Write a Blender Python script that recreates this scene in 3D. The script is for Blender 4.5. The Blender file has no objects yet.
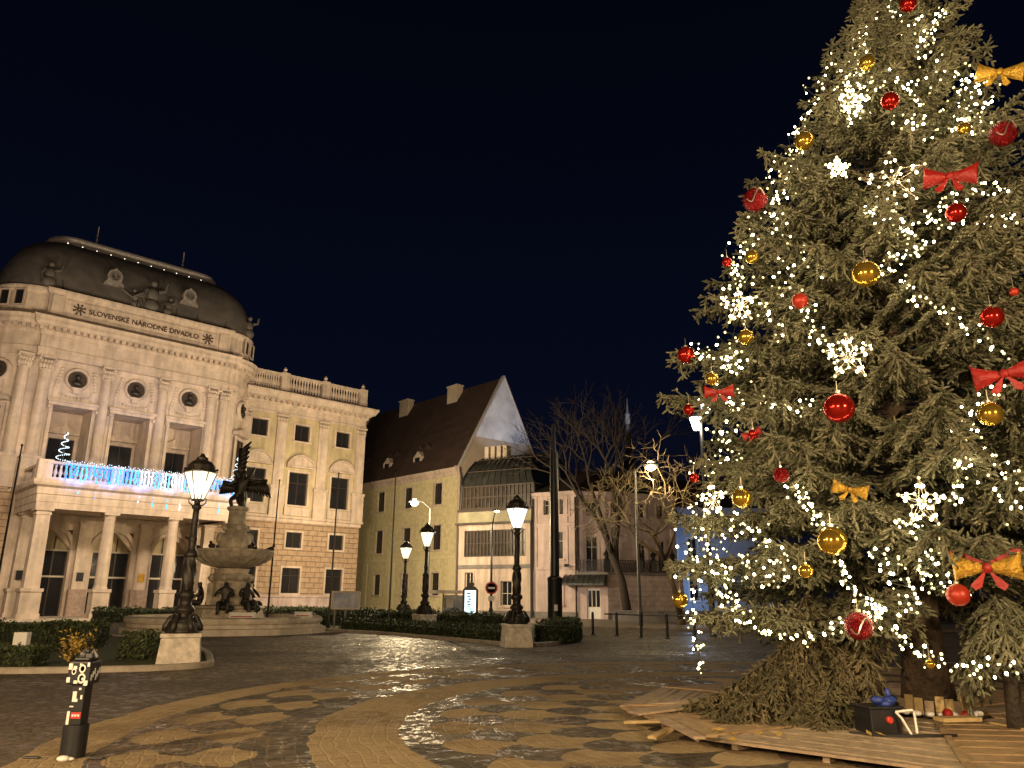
import bpy, math, random
import numpy as np
from mathutils import Matrix, Vector
R = math.radians
rng = np.random.default_rng(7)
random.seed(7)
scn = bpy.context.scene
COL = scn.collection

# ------------------------------------------------------------------ camera
F_PX, PITCH, CAM_H, ROLL = 769.0, math.atan(214 / 769), 1.6, R(0.45)
cam = bpy.data.cameras.new('camera'); cam.sensor_width = 36; cam.lens = 36 * F_PX / 1024
cam.clip_end = 2000; cam.clip_start = 0.1
camo = bpy.data.objects.new('camera', cam); COL.objects.link(camo)
camo.matrix_world = Matrix.Translation((0, 0, CAM_H)) @ Matrix.Rotation(R(90) + PITCH, 4, 'X') @ Matrix.Rotation(ROLL, 4, 'Z')
scn.camera = camo

# ------------------------------------------------------------------ world
w = bpy.data.worlds.new('World'); scn.world = w; w.use_nodes = True
nt = w.node_tree; bg = nt.nodes['Background']
sky = nt.nodes.new('ShaderNodeTexSky'); sky.sky_type = 'NISHITA'; sky.sun_disc = False
sky.sun_elevation = R(-6); sky.sun_rotation = R(200)
tc = nt.nodes.new('ShaderNodeTexCoord'); sp = nt.nodes.new('ShaderNodeSeparateXYZ')
nt.links.new(tc.outputs['Generated'], sp.inputs[0])
cr = nt.nodes.new('ShaderNodeValToRGB')
cr.color_ramp.elements[0].position = 0.0; cr.color_ramp.elements[0].color = (0.0032, 0.0038, 0.0100, 1)
cr.color_ramp.elements[1].position = 0.75; cr.color_ramp.elements[1].color = (0.0006, 0.0010, 0.0030, 1)
e_ = cr.color_ramp.elements.new(0.3); e_.color = (0.0017, 0.0028, 0.0090, 1)
nt.links.new(sp.outputs['Z'], cr.inputs[0])
mixw = nt.nodes.new('ShaderNodeMixRGB'); mixw.blend_type = 'ADD'; mixw.inputs[0].default_value = 0.004
nt.links.new(cr.outputs[0], mixw.inputs[1]); nt.links.new(sky.outputs[0], mixw.inputs[2])
nt.links.new(mixw.outputs[0], bg.inputs['Color']); bg.inputs['Strength'].default_value = 1.0

# ------------------------------------------------------------------ lamps standing on the square behind the photographer, theatre floodlights, and unseen fill spots added for the houses
WARM = (1.0, 0.70, 0.38)
def lamp_light(name, loc, power, color=WARM, r=0.25, spot=None, aim=None, blend=0.5):
    l = bpy.data.lights.new(name, 'SPOT' if spot else 'POINT'); l.energy = power; l.color = color; l.shadow_soft_size = r
    o = bpy.data.objects.new(name, l); COL.objects.link(o); o.location = loc
    if spot:
        l.spot_size = R(spot); l.spot_blend = blend
        o.rotation_euler = (Vector(aim) - Vector(loc)).to_track_quat('-Z', 'Y').to_euler()
    return o
lamp_light('square_lamp', (-5.0, -7.0, 4.8), 8400, WARM, 0.5)
lamp_light('square_lamp', (9.0, -5.0, 4.8), 7200, WARM, 0.5)
lamp_light('square_lamp', (-17.0, 6.0, 5.0), 1900, WARM, 0.4)
lamp_light('square_lamp', (-10.5, 1.5, 5.5), 5000, WARM, 0.3)
for fl, fa, fp in (((-30.5, 37.0, 11.0), (-36, 53, 11), 3700), ((-22.0, 40.0, 11.5), (-28, 57, 11), 4200), ((-13.5, 46.5, 11.5), (-21, 64, 11), 4300), ((-6.0, 54.5, 10.5), (-14.5, 72, 10), 3900)):
    lamp_light('unseen_facade_spot', fl, fp, (1.0, 0.78, 0.53), 0.5, 150, fa, 0.6)
lamp_light('unseen_facade_spot', (-0.5, 51.0, 3.5), 1300, (1.0, 0.78, 0.60), 0.4, 140, (6, 62, 4), 0.6)  # added spot without a fixture, brightens the annex and pink house
lamp_light('unseen_facade_spot', (-13.0, 62.0, 7.0), 3000, (1.0, 0.76, 0.46), 0.4, 150, (-11, 80, 8), 0.6)  # another added fill, no lamp body, lifts the yellow house

scn.render.engine = 'CYCLES'
scn.cycles.use_denoising = True
try: scn.cycles.denoiser = 'OPENIMAGEDENOISE'
except Exception: pass
scn.cycles.max_bounces = 5; scn.cycles.diffuse_bounces = 2; scn.cycles.glossy_bounces = 3
scn.cycles.transmission_bounces = 3; scn.cycles.transparent_max_bounces = 6
scn.cycles.sample_clamp_indirect = 3.0
scn.cycles.use_adaptive_sampling = True; scn.cycles.adaptive_threshold = 0.015
scn.view_settings.view_transform = 'Standard'; scn.view_settings.look = 'None'
scn.view_settings.gamma = 1.0; scn.view_settings.exposure = 0.0
scn.view_settings.use_curve_mapping = False

# ------------------------------------------------------------------ placing: the measured camera turns a point of the photo into a world point
_S, _C = math.sin(PITCH), math.cos(PITCH)
def ray(px, py):
    a = (px - 512) / F_PX; b = -(py - 384) / F_PX
    a, b = a * math.cos(ROLL) - b * math.sin(ROLL), b * math.cos(ROLL) + a * math.sin(ROLL)
    return Vector((a, _C - b * _S, _S + b * _C))
def gnd(px, py, z=0.0):
    d = ray(px, py); t = (z - CAM_H) / d.z
    return Vector((d.x * t, d.y * t, z))
def at(px, py, Y):
    d = ray(px, py); t = Y / d.y
    return Vector((d.x * t, Y, CAM_H + d.z * t))

# ------------------------------------------------------------------ materials
def newmat(name):
    m = bpy.data.materials.new(name); m.use_nodes = True
    return m, m.node_tree, m.node_tree.nodes['Principled BSDF']
def mat(name, col, rough=0.7, metal=0.0, var=0.25, scale=3.0, bump=0.0, bscale=None, spec=None, col2=None, coords='Object', streak=0.0):
    m, t, b = newmat(name)
    c = (*col, 1)
    b.inputs['Roughness'].default_value = rough; b.inputs['Metallic'].default_value = metal
    if spec is not None: b.inputs['Specular IOR Level'].default_value = spec
    co = t.nodes.new('ShaderNodeTexCoord')
    if var > 0:
        n = t.nodes.new('ShaderNodeTexNoise'); n.inputs['Scale'].default_value = scale; n.inputs['Detail'].default_value = 6
        n.inputs['Roughness'].default_value = 0.65
        t.links.new(co.outputs[coords], n.inputs['Vector'])
        r = t.nodes.new('ShaderNodeValToRGB')
        r.color_ramp.elements[0].position = 0.3; r.color_ramp.elements[1].position = 0.7
        lo = col2 if col2 else tuple(x * (1 - var) for x in col)
        hi = col if col2 else tuple(min(1, x * (1 + var * 0.6)) for x in col)
        r.color_ramp.elements[0].color = (*lo, 1); r.color_ramp.elements[1].color = (*hi, 1)
        t.links.new(n.outputs['Fac'], r.inputs[0]); t.links.new(r.outputs[0], b.inputs['Base Color'])
        rr = t.nodes.new('ShaderNodeMapRange'); rr.inputs['To Min'].default_value = max(0.03, rough - 0.12); rr.inputs['To Max'].default_value = min(1, rough + 0.12)
        t.links.new(n.outputs['Fac'], rr.inputs['Value']); t.links.new(rr.outputs[0], b.inputs['Roughness'])
        if streak > 0:      # rain streaks and soot that run down the wall
            mp = t.nodes.new('ShaderNodeMapping'); mp.inputs['Scale'].default_value = (2.6, 2.6, 0.22); t.links.new(co.outputs[coords], mp.inputs[0])
            ns = t.nodes.new('ShaderNodeTexNoise'); ns.inputs['Scale'].default_value = 1.0; ns.inputs['Detail'].default_value = 7; t.links.new(mp.outputs[0], ns.inputs['Vector'])
            ms = t.nodes.new('ShaderNodeMapRange'); ms.inputs['From Min'].default_value = .36; ms.inputs['From Max'].default_value = .56; ms.inputs['To Min'].default_value = 1-streak; ms.inputs['To Max'].default_value = 1.03
            t.links.new(ns.outputs['Fac'], ms.inputs['Value']); vs = t.nodes.new('ShaderNodeVectorMath'); vs.operation = 'SCALE'
            t.links.new(r.outputs[0], vs.inputs[0]); t.links.new(ms.outputs[0], vs.inputs['Scale']); t.links.new(vs.outputs[0], b.inputs['Base Color'])
    else:
        b.inputs['Base Color'].default_value = c
    if bump > 0:
        n2 = t.nodes.new('ShaderNodeTexNoise'); n2.inputs['Scale'].default_value = bscale or scale * 5; n2.inputs['Detail'].default_value = 8
        t.links.new(co.outputs[coords], n2.inputs['Vector'])
        bp = t.nodes.new('ShaderNodeBump'); bp.inputs['Strength'].default_value = bump; bp.inputs['Distance'].default_value = 0.05
        t.links.new(n2.outputs['Fac'], bp.inputs['Height']); t.links.new(bp.outputs[0], b.inputs['Normal'])
    return m
def emis(name, col, strength):
    m, t, b = newmat(name)
    b.inputs['Base Color'].default_value = (*[min(.8, x) for x in col], 1)
    b.inputs['Emission Color'].default_value = (*col, 1); b.inputs['Emission Strength'].default_value = strength
    return m
def brickmat(name, c1, c2, mortar, bw, bh, msize=0.02, rough=0.8, bump=0.6, plane='xz', offset=0.5, dist=0.04):
    m, t, b = newmat(name)
    co = t.nodes.new('ShaderNodeTexCoord'); s = t.nodes.new('ShaderNodeSeparateXYZ'); c = t.nodes.new('ShaderNodeCombineXYZ')
    t.links.new(co.outputs['Object'], s.inputs[0])
    t.links.new(s.outputs['XYZ'.index(plane[0].upper())], c.inputs[0]); t.links.new(s.outputs['XYZ'.index(plane[1].upper())], c.inputs[1])
    k = t.nodes.new('ShaderNodeTexBrick'); k.offset = offset
    k.inputs['Scale'].default_value = 1; k.inputs['Brick Width'].default_value = bw; k.inputs['Row Height'].default_value = bh
    k.inputs['Mortar Size'].default_value = msize; k.inputs['Mortar Smooth'].default_value = 0.3
    k.inputs['Color1'].default_value = (*c1, 1); k.inputs['Color2'].default_value = (*c2, 1); k.inputs['Mortar'].default_value = (*mortar, 1)
    t.links.new(c.outputs[0], k.inputs['Vector'])
    n = t.nodes.new('ShaderNodeTexNoise'); n.inputs['Scale'].default_value = 2.5; n.inputs['Detail'].default_value = 8
    t.links.new(co.outputs['Object'], n.inputs['Vector'])
    mr = t.nodes.new('ShaderNodeMapRange'); mr.inputs['From Min'].default_value = .25; mr.inputs['From Max'].default_value = .75
    mr.inputs['To Min'].default_value = 0.72; mr.inputs['To Max'].default_value = 1.15
    t.links.new(n.outputs['Fac'], mr.inputs['Value'])
    mx = t.nodes.new('ShaderNodeVectorMath'); mx.operation = 'SCALE'
    t.links.new(k.outputs['Color'], mx.inputs[0]); t.links.new(mr.outputs[0], mx.inputs['Scale'])
    t.links.new(mx.outputs[0], b.inputs['Base Color'])
    b.inputs['Roughness'].default_value = rough
    mm = t.nodes.new('ShaderNodeMath'); mm.operation = 'MULTIPLY_ADD'; mm.inputs[1].default_value = -1.0; 
    t.links.new(k.outputs['Fac'], mm.inputs[0]); t.links.new(n.outputs['Fac'], mm.inputs[2])
    bp = t.nodes.new('ShaderNodeBump'); bp.inputs['Strength'].default_value = bump; bp.inputs['Distance'].default_value = dist
    t.links.new(mm.outputs[0], bp.inputs['Height']); t.links.new(bp.outputs[0], b.inputs['Normal'])
    return m

M = {}
M['cream'] = mat('cream_plaster', (0.58, 0.470, 0.38), 0.85, var=0.25, scale=1.2, bump=0.2, bscale=9, streak=.2)
M['cream2'] = mat('cream_wall', (0.50, 0.41, 0.25), 0.85, var=0.25, scale=0.9, bump=0.2, bscale=9, streak=.18)
M['stone'] = mat('pale_stone', (0.60, 0.52, 0.42), 0.8, var=0.35, scale=2.2, bump=0.3, bscale=14)
M['plinthstone'] = mat('plinth_stone', (0.62, 0.55, 0.47), 0.75, var=0.45, scale=4.5, bump=0.3, bscale=25)
M['fountainstone'] = mat('weathered_stone', (0.50, 0.43, 0.33), 0.8, var=0.5, scale=2.5, bump=0.5, bscale=12)
M['marble'] = mat('reddish_marble', (0.36, 0.26, 0.21), 0.5, var=0.35, scale=5, bump=0.1)
M['rustic'] = brickmat('rusticated_wall', (0.42, 0.30, 0.20), (0.385, 0.27, 0.18), (0.24, 0.17, 0.115), .95, 0.46, 0.03, 0.9, 0.9, 'xz', 0.5, 0.08)
M['roof'] = mat('dark_slate_roof', (0.10, 0.088, 0.08), 0.6, var=0.35, scale=1.2, bump=0.3, bscale=20)
M['zinc'] = mat('pale_metal', (0.55, 0.50, 0.47), 0.45, 0.3, var=0.25, scale=4)
M['glass'] = mat('dark_window_glass', (0.018, 0.018, 0.02), 0.12, var=0.2, scale=0.8)
M['woodframe'] = mat('brown_window_frame', (0.045, 0.03, 0.021), 0.55, var=0.3, scale=8)
M['whiteframe'] = mat('white_window_frame', (0.55, 0.48, 0.38), 0.6, var=0.15, scale=8)
M['bronze'] = mat('dark_bronze', (0.035, 0.030, 0.024), 0.42, 0.35, var=0.4, scale=9, bump=0.25, bscale=30)
M['iron'] = mat('black_iron', (0.015, 0.015, 0.016), 0.4, 0.2, var=0.3, scale=12, bump=0.1)
M['letter'] = mat('dark_letter', (0.06, 0.035, 0.02), 0.5, var=0.1)
M['yellow'] = brickmat('yellow_plaster', (0.52, 0.46, 0.27), (0.51, 0.45, 0.26), (0.49, 0.43, 0.25), 400, 3.6, 0.03, 0.9, 0.2, 'yz')
M['yellowband'] = mat('yellow_band', (0.54, 0.48, 0.29), 0.9, var=0.12, scale=1.5, bump=0.15)
M['tileroof'] = mat('dark_tile_roof', (0.05, 0.028, 0.020), 0.8, var=0.4, scale=1.0, bump=0.6, bscale=14)
M['gable'] = mat('gable_plaster', (0.44, 0.36, 0.28), 0.9, var=0.2, scale=0.7, bump=0.15)
M['gablelit'] = mat('cold_lit_plaster', (0.66, 0.66, 0.68), 0.9, var=0.35, scale=0.5, bump=0.3)  # gable plaster whitened: the cold floodlit patch is put into the colour
M['annex'] = mat('annex_plaster', (0.49, 0.395, 0.325), 0.9, var=0.2, scale=0.8, bump=0.1, streak=.25)
M['annexroof'] = mat('dark_glazed_roof', (0.035, 0.038, 0.034), 0.35, var=0.4, scale=1.5)
M['pink'] = mat('pinkish_plaster', (0.50, 0.395, 0.37), 0.9, var=0.25, scale=0.9, bump=0.15, streak=.2)
M['pinkrust'] = brickmat('pink_banded_stone', (0.50, 0.40, 0.36), (0.47, 0.37, 0.33), (0.32, 0.25, 0.22), 1.5, 0.36, 0.018, 0.9, 0.5, 'xz', 0.5, 0.03)
M['greystone'] = mat('grey_stone', (0.17, 0.155, 0.14), 0.8, var=0.3, scale=3, bump=0.3)
M['kerb'] = mat('kerb_stone', (0.36, 0.31, 0.25), 0.7, var=0.35, scale=3.5, bump=0.3, bscale=20)
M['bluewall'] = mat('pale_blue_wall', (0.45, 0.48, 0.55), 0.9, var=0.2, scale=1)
M['bark'] = mat('bark', (0.095, 0.065, 0.042), 0.9, var=0.55, scale=5, bump=1.0, bscale=16)
M['barkdark'] = mat('dark_bark', (0.05, 0.038, 0.028), 0.9, var=0.4, scale=5, bump=0.6)
M['twig'] = mat('lamplit_twig', (0.20, 0.155, 0.085), 0.85, var=0.3, scale=6)  # twig colour brightened to carry the amber lamp's light
M['hedge'] = mat('hedge_leaf', (0.045, 0.065, 0.02), 0.6, var=0.5, scale=2.5)
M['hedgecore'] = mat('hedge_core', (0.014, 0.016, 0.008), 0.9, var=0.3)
M['leafyellow'] = mat('autumn_leaf', (0.42, 0.27, 0.05), 0.6, var=0.4, scale=9)
M['grass'] = mat('lawn_grass', (0.045, 0.062, 0.018), 0.85, var=0.5, scale=2.0, bump=0.9, bscale=60)
M['white'] = mat('white_paint', (0.72, 0.70, 0.66), 0.5, var=0.12, scale=6)
M['red'] = mat('red_paint', (0.55, 0.04, 0.03), 0.5, var=0.15)
M['greypaint'] = mat('grey_steel', (0.10, 0.10, 0.10), 0.45, 0.4, var=0.25, scale=5)
M['board'] = mat('weathered_board', (0.34, 0.225, 0.12), 0.75, var=0.45, scale=5, bump=0.4, bscale=26)
M['boardgrey'] = mat('grey_board', (0.36, 0.27, 0.185), 0.8, var=0.4, scale=5, bump=0.4, bscale=26)
M['boardpale'] = mat('pale_board', (0.50, 0.36, 0.17), 0.7, var=0.3, scale=6, bump=0.2)
M['black'] = mat('black_plastic', (0.012, 0.012, 0.014), 0.45, var=0.3, scale=7)
M['bluecloth'] = mat('blue_tarpaulin', (0.02, 0.04, 0.22), 0.5, var=0.3, scale=8)
M['redball'] = mat('red_bauble', (0.45, 0.018, 0.012), 0.14, 0.75, var=0.1, scale=3)
M['redglit'] = mat('red_glitter', (0.30, 0.008, 0.012), 0.25, 0.7, var=0.6, scale=60, bump=0.8, bscale=70)
M['orangeball'] = mat('orange_red_bauble', (0.40, 0.03, 0.012), 0.4, 0.2, var=0.2, scale=5)
M['goldball'] = mat('gold_bauble', (0.62, 0.40, 0.06), 0.14, 0.85, var=0.1, scale=3)
M['redsatin'] = mat('red_ribbon', (0.32, 0.012, 0.010), 0.42, 0.1, var=0.3, scale=8, bump=0.4, bscale=20)
M['goldsatin'] = mat('gold_ribbon', (0.60, 0.36, 0.05), 0.35, 0.6, var=0.5, scale=25, bump=0.6, bscale=40)
M['silvercap'] = mat('silver_cap', (0.6, 0.55, 0.45), 0.3, 0.9, var=0.1)
def lampglass(name, col, st):
    m, t, b = newmat(name); out = t.nodes['Material Output']
    e = t.nodes.new('ShaderNodeEmission'); e.inputs['Color'].default_value = (*col, 1); e.inputs['Strength'].default_value = st
    tr = t.nodes.new('ShaderNodeBsdfTransparent'); mx = t.nodes.new('ShaderNodeMixShader'); mx.inputs[0].default_value = 0.5
    t.links.new(tr.outputs[0], mx.inputs[1]); t.links.new(e.outputs[0], mx.inputs[2]); t.links.new(mx.outputs[0], out.inputs['Surface'])
    return m
M['lampglass'] = lampglass('lit_lamp_glass', (1.0, 0.80, 0.50), 2.6)
M['lampglass2'] = lampglass('lit_white_lamp_glass', (1.0, 0.90, 0.76), 3.0)
M['whitelantern'] = emis('lit_white_lantern', (1.0, 0.95, 0.86), 14)
M['mantle'] = emis('lit_burner', (1.0, 0.86, 0.60), 25)
M['sodium'] = emis('lit_lamp_head', (1.0, 0.78, 0.42), 60)
M['bulb'] = emis('lit_warm_bulb', (1.0, 0.82, 0.46), 42)
M['bulbdim'] = emis('lit_amber_bulb', (1.0, 0.84, 0.46), 1.5)
M['bulbwhite'] = emis('lit_white_led', (0.65, 0.86, 1.0), 1.6)
M['bulbblue'] = emis('lit_blue_led', (0.01, 0.24, 1.0), 2.2)
M['bulbcyan'] = emis('lit_pale_blue_led', (0.04, 0.42, 1.0), 1.9)
M['dot'] = emis('lit_rim_dot', (1.0, 0.92, 0.8), 2.5)
M['screen'] = emis('lit_advert_panel', (0.72, 0.90, 1.0), 1.7)
M['wire'] = mat('green_cable', (0.02, 0.03, 0.015), 0.6, var=0.1)

# ------------------------------------------------------------------ mesh builder (world coordinates)
WM = {}
def wmat(o): return WM.get(o.name, Matrix.Identity(4))
class MB:
    def __init__(s, xf=None): s.v = []; s.f = []; s.m = []; s.xf = xf; s.k = 0
    def add(s, vs, fs):
        b = len(s.v)
        if s.xf is not None: vs = [s.xf @ Vector(p) for p in vs]
        s.v += [tuple(p) for p in vs]
        for f in fs: s.f.append([b + i for i in f]); s.m.append(s.k)
        return s
    def box(s, x0, y0, z0, x1, y1, z1):
        return s.add([(x0,y0,z0),(x1,y0,z0),(x1,y1,z0),(x0,y1,z0),(x0,y0,z1),(x1,y0,z1),(x1,y1,z1),(x0,y1,z1)],
                     [(3,2,1,0),(4,5,6,7),(0,1,5,4),(1,2,6,5),(2,3,7,6),(3,0,4,7)])
    def quad(s, a, b, c, d): return s.add([a,b,c,d], [(0,1,2,3)])
    def prism(s, pts, z0, z1):
        n = len(pts)
        return s.add([(x,y,z0) for x,y in pts] + [(x,y,z1) for x,y in pts],
                     [tuple(range(n-1,-1,-1)), tuple(range(n,2*n))] + [(i,(i+1)%n,n+(i+1)%n,n+i) for i in range(n)])
    def slab(s, pts, y0, y1):       # polygon in x-z, thick in y
        n = len(pts)
        return s.add([(x,y0,z) for x,z in pts] + [(x,y1,z) for x,z in pts],
                     [tuple(range(n)), tuple(range(2*n-1,n-1,-1))] + [(i,n+i,n+(i+1)%n,(i+1)%n) for i in range(n)])
    def lathe(s, prof, c=(0,0,0), seg=16, a0=0.0, sq=1.0):
        vs = []; fs = []; n = len(prof)
        for r, z in prof:
            for k in range(seg):
                a = a0 + 2*math.pi*k/seg; vs.append((c[0]+r*math.cos(a), c[1]+r*math.sin(a)*sq, c[2]+z))
        for i in range(n-1):
            for k in range(seg):
                k2 = (k+1) % seg; fs.append((i*seg+k, i*seg+k2, (i+1)*seg+k2, (i+1)*seg+k))
        fs.append(tuple(range(seg-1,-1,-1))); fs.append(tuple((n-1)*seg+k for k in range(seg)))
        return s.add(vs, fs)
    def tube(s, pts, rad, seg=6, cap=True):
        pts = [Vector(p) for p in pts]; n = len(pts)
        if not hasattr(rad, '__len__'): rad = [rad]*n
        vs = []; fs = []
        up = None
        for i, p in enumerate(pts):
            d = (pts[min(i+1,n-1)] - pts[max(i-1,0)])
            if d.length < 1e-9: d = Vector((0,0,1))
            d.normalize()
            if up is None: up = Vector((1,0,0)) if abs(d.x) < .9 else Vector((0,1,0))
            x = d.cross(up)
            if x.length < 1e-5: x = d.cross(Vector((0.3,0.9,0.2)))
            x.normalize(); y = d.cross(x); up = -y if False else x.cross(d)
            for k in range(seg):
                a = 2*math.pi*k/seg; vs.append(p + (x*math.cos(a) + y*math.sin(a))*rad[i])
        for i in range(n-1):
            for k in range(seg):
                k2 = (k+1) % seg; fs.append((i*seg+k, i*seg+k2, (i+1)*seg+k2, (i+1)*seg+k))
        if cap: fs.append(tuple(range(seg-1,-1,-1))); fs.append(tuple((n-1)*seg+k for k in range(seg)))
        return s.add(vs, fs)
    def ball(s, c, r, seg=12, rings=8, sx=1, sy=1, sz=1):
        vs = [(c[0],c[1],c[2]-r*sz)]; fs = []
        for i in range(1, rings):
            t = math.pi*i/rings
            for k in range(seg):
                a = 2*math.pi*k/seg
                vs.append((c[0]+r*sx*math.sin(t)*math.cos(a), c[1]+r*sy*math.sin(t)*math.sin(a), c[2]-r*sz*math.cos(t)))
        vs.append((c[0],c[1],c[2]+r*sz)); e = len(vs)-1
        for k in range(seg):
            fs.append((0, 1+(k+1)%seg, 1+k)); fs.append((e, e-seg+k, e-seg+(k+1)%seg))
        for i in range(rings-2):
            for k in range(seg):
                k2 = (k+1)%seg; b = 1+i*seg; fs.append((b+k, b+k2, b+seg+k2, b+seg+k))
        return s.add(vs, fs)
    def bar(s, a, b, w, h=None):
        a = Vector(a); b = Vector(b); h = h or w; d = (b-a).normalized()
        x = d.cross(Vector((0,0,1)))
        if x.length < 1e-4: x = Vector((1,0,0))
        x.normalize(); y = x.cross(d); vs = []
        for p in (a, b):
            for sx, sy in ((-1,-1),(1,-1),(1,1),(-1,1)): vs.append(p + x*sx*w/2 + y*sy*h/2)
        return s.add(vs, [(3,2,1,0),(4,5,6,7),(0,1,5,4),(1,2,6,5),(2,3,7,6),(3,0,4,7)])
    def sweep(s, path, prof, closed=False, caps=True):   # outward = right-hand side of travel
        n = len(path); P = [Vector((p[0],p[1])) for p in path]; vs = []; fs = []
        for i in range(n):
            if closed: d0 = (P[i]-P[i-1]).normalized(); d1 = (P[(i+1)%n]-P[i]).normalized()
            else:
                d0 = (P[i]-P[i-1]).normalized() if i else (P[1]-P[0]).normalized()
                d1 = (P[i+1]-P[i]).normalized() if i < n-1 else d0
            n0 = Vector((d0.y,-d0.x)); n1 = Vector((d1.y,-d1.x)); m = n0+n1
            if m.length < 1e-6: m = n0.copy()
            m.normalize(); k = 1/max(0.35, m.dot(n0))
            for o, z in prof: vs.append((P[i].x+m.x*o*k, P[i].y+m.y*o*k, z))
        q = len(prof)
        for i in range(n if closed else n-1):
            j = (i+1) % n
            for k in range(q-1): fs.append((i*q+k, j*q+k, j*q+k+1, i*q+k+1))
        if caps and not closed: fs.append(tuple(range(q-1,-1,-1))); fs.append(tuple((n-1)*q+k for k in range(q)))
        return s.add(vs, fs)
    def build(s, name, mats, parent=None, smooth=False, bevel=0.0, local=False):
        if not isinstance(mats, (list, tuple)): mats = [mats]
        me = bpy.data.meshes.new(name)
        vs = s.v
        if parent is not None and not local:
            iv = wmat(parent).inverted(); vs = [tuple(iv @ Vector(p)) for p in vs]
        me.from_pydata(vs, [], s.f)
        for m in mats: me.materials.append(M[m] if isinstance(m, str) else m)
        if len(mats) > 1: me.polygons.foreach_set('material_index', s.m)
        if smooth:
            me.polygons.foreach_set('use_smooth', [True]*len(s.f))
        me.update()
        o = bpy.data.objects.new(name, me); COL.objects.link(o)
        if smooth and smooth != 'all':
            try: me.set_sharp_from_angle(angle=R(40))
            except Exception: pass
        if bevel > 0:
            b = o.modifiers.new('bevel', 'BEVEL'); b.width = bevel; b.segments = 2; b.limit_method = 'ANGLE'; b.angle_limit = R(40)
        if parent is not None: o.parent = parent; WM[o.name] = wmat(parent)
        return o
def np_mesh(name, V, Fc, mats, parent=None, mi=None, nv=3):
    me = bpy.data.meshes.new(name)
    if parent is not None:
        iv = np.array(wmat(parent).inverted()); V = V @ iv[:3,:3].T + iv[:3,3]
    nf = len(Fc)
    me.vertices.add(len(V)); me.vertices.foreach_set('co', np.ascontiguousarray(V, dtype=np.float32).ravel())
    me.loops.add(nf*nv); me.loops.foreach_set('vertex_index', np.ascontiguousarray(Fc, dtype=np.int32).ravel())
    me.polygons.add(nf); me.polygons.foreach_set('loop_start', np.arange(0, nf*nv, nv, dtype=np.int32))
    try: me.polygons.foreach_set('loop_total', np.full(nf, nv, dtype=np.int32))
    except Exception: pass
    if mi is not None: me.polygons.foreach_set('material_index', mi.astype(np.int32))
    for m in mats: me.materials.append(M[m] if isinstance(m, str) else m)
    me.update(calc_edges=True)
    o = bpy.data.objects.new(name, me); COL.objects.link(o)
    if parent is not None: o.parent = parent; WM[o.name] = wmat(parent)
    return o
def tag(o, label=None, cat=None, group=None, kind=None):
    if label: o['label'] = label
    if cat: o['category'] = cat
    if group: o['group'] = group
    if kind: o['kind'] = kind
    return o
def thing(name, label, cat, loc=(0,0,0), rz=0.0, group=None):
    o = bpy.data.objects.new(name, None); COL.objects.link(o); o.empty_display_size = 0.2
    o.location = loc; o.rotation_euler = (0,0,rz)
    WM[o.name] = Matrix.Translation(loc) @ Matrix.Rotation(rz, 4, 'Z')
    return tag(o, label, cat, group)
def copy_tree(o, loc=None, rz=None, scale=None, label=None, group=None, parent=None):
    c = o.copy(); COL.objects.link(c)
    if parent is not None: c.parent = parent
    if loc is not None: c.location = loc
    if rz is not None: c.rotation_euler = (0,0,rz)
    if scale is not None: c.scale = (scale,)*3
    if label: c['label'] = label
    if group: c['group'] = group
    for ch in o.children: copy_tree(ch, parent=c)
    return c
def frame(p, d):
    d = Vector((d[0], d[1])).normalized()
    return Matrix(((d.x, -d.y, 0, p[0]), (d.y, d.x, 0, p[1]), (0,0,1,p[2] if len(p) > 2 else 0), (0,0,0,1)))
def wall_holes(mb, u0, u1, z0, z1, y, holes, depth):
    us = sorted({u0,u1,*[h[0] for h in holes],*[h[1] for h in holes]}); zs = sorted({z0,z1,*[h[2] for h in holes],*[h[3] for h in holes]})
    us = [a for a in us if u0-1e-6 <= a <= u1+1e-6]; zs = [a for a in zs if z0-1e-6 <= a <= z1+1e-6]
    for i in range(len(us)-1):
        for j in range(len(zs)-1):
            cu = (us[i]+us[i+1])/2; cz = (zs[j]+zs[j+1])/2
            if any(h[0] < cu < h[1] and h[2] < cz < h[3] for h in holes): continue
            mb.quad((us[i],y,zs[j]),(us[i+1],y,zs[j]),(us[i+1],y,zs[j+1]),(us[i],y,zs[j+1]))
    for a,b,c,d in holes:
        mb.quad((a,y,c),(a,y,d),(a,y+depth,d),(a,y+depth,c)); mb.quad((b,y,d),(b,y,c),(b,y+depth,c),(b,y+depth,d))
        mb.quad((a,y,d),(b,y,d),(b,y+depth,d),(a,y+depth,d)); mb.quad((b,y,c),(a,y,c),(a,y+depth,c),(b,y+depth,c))
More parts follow.
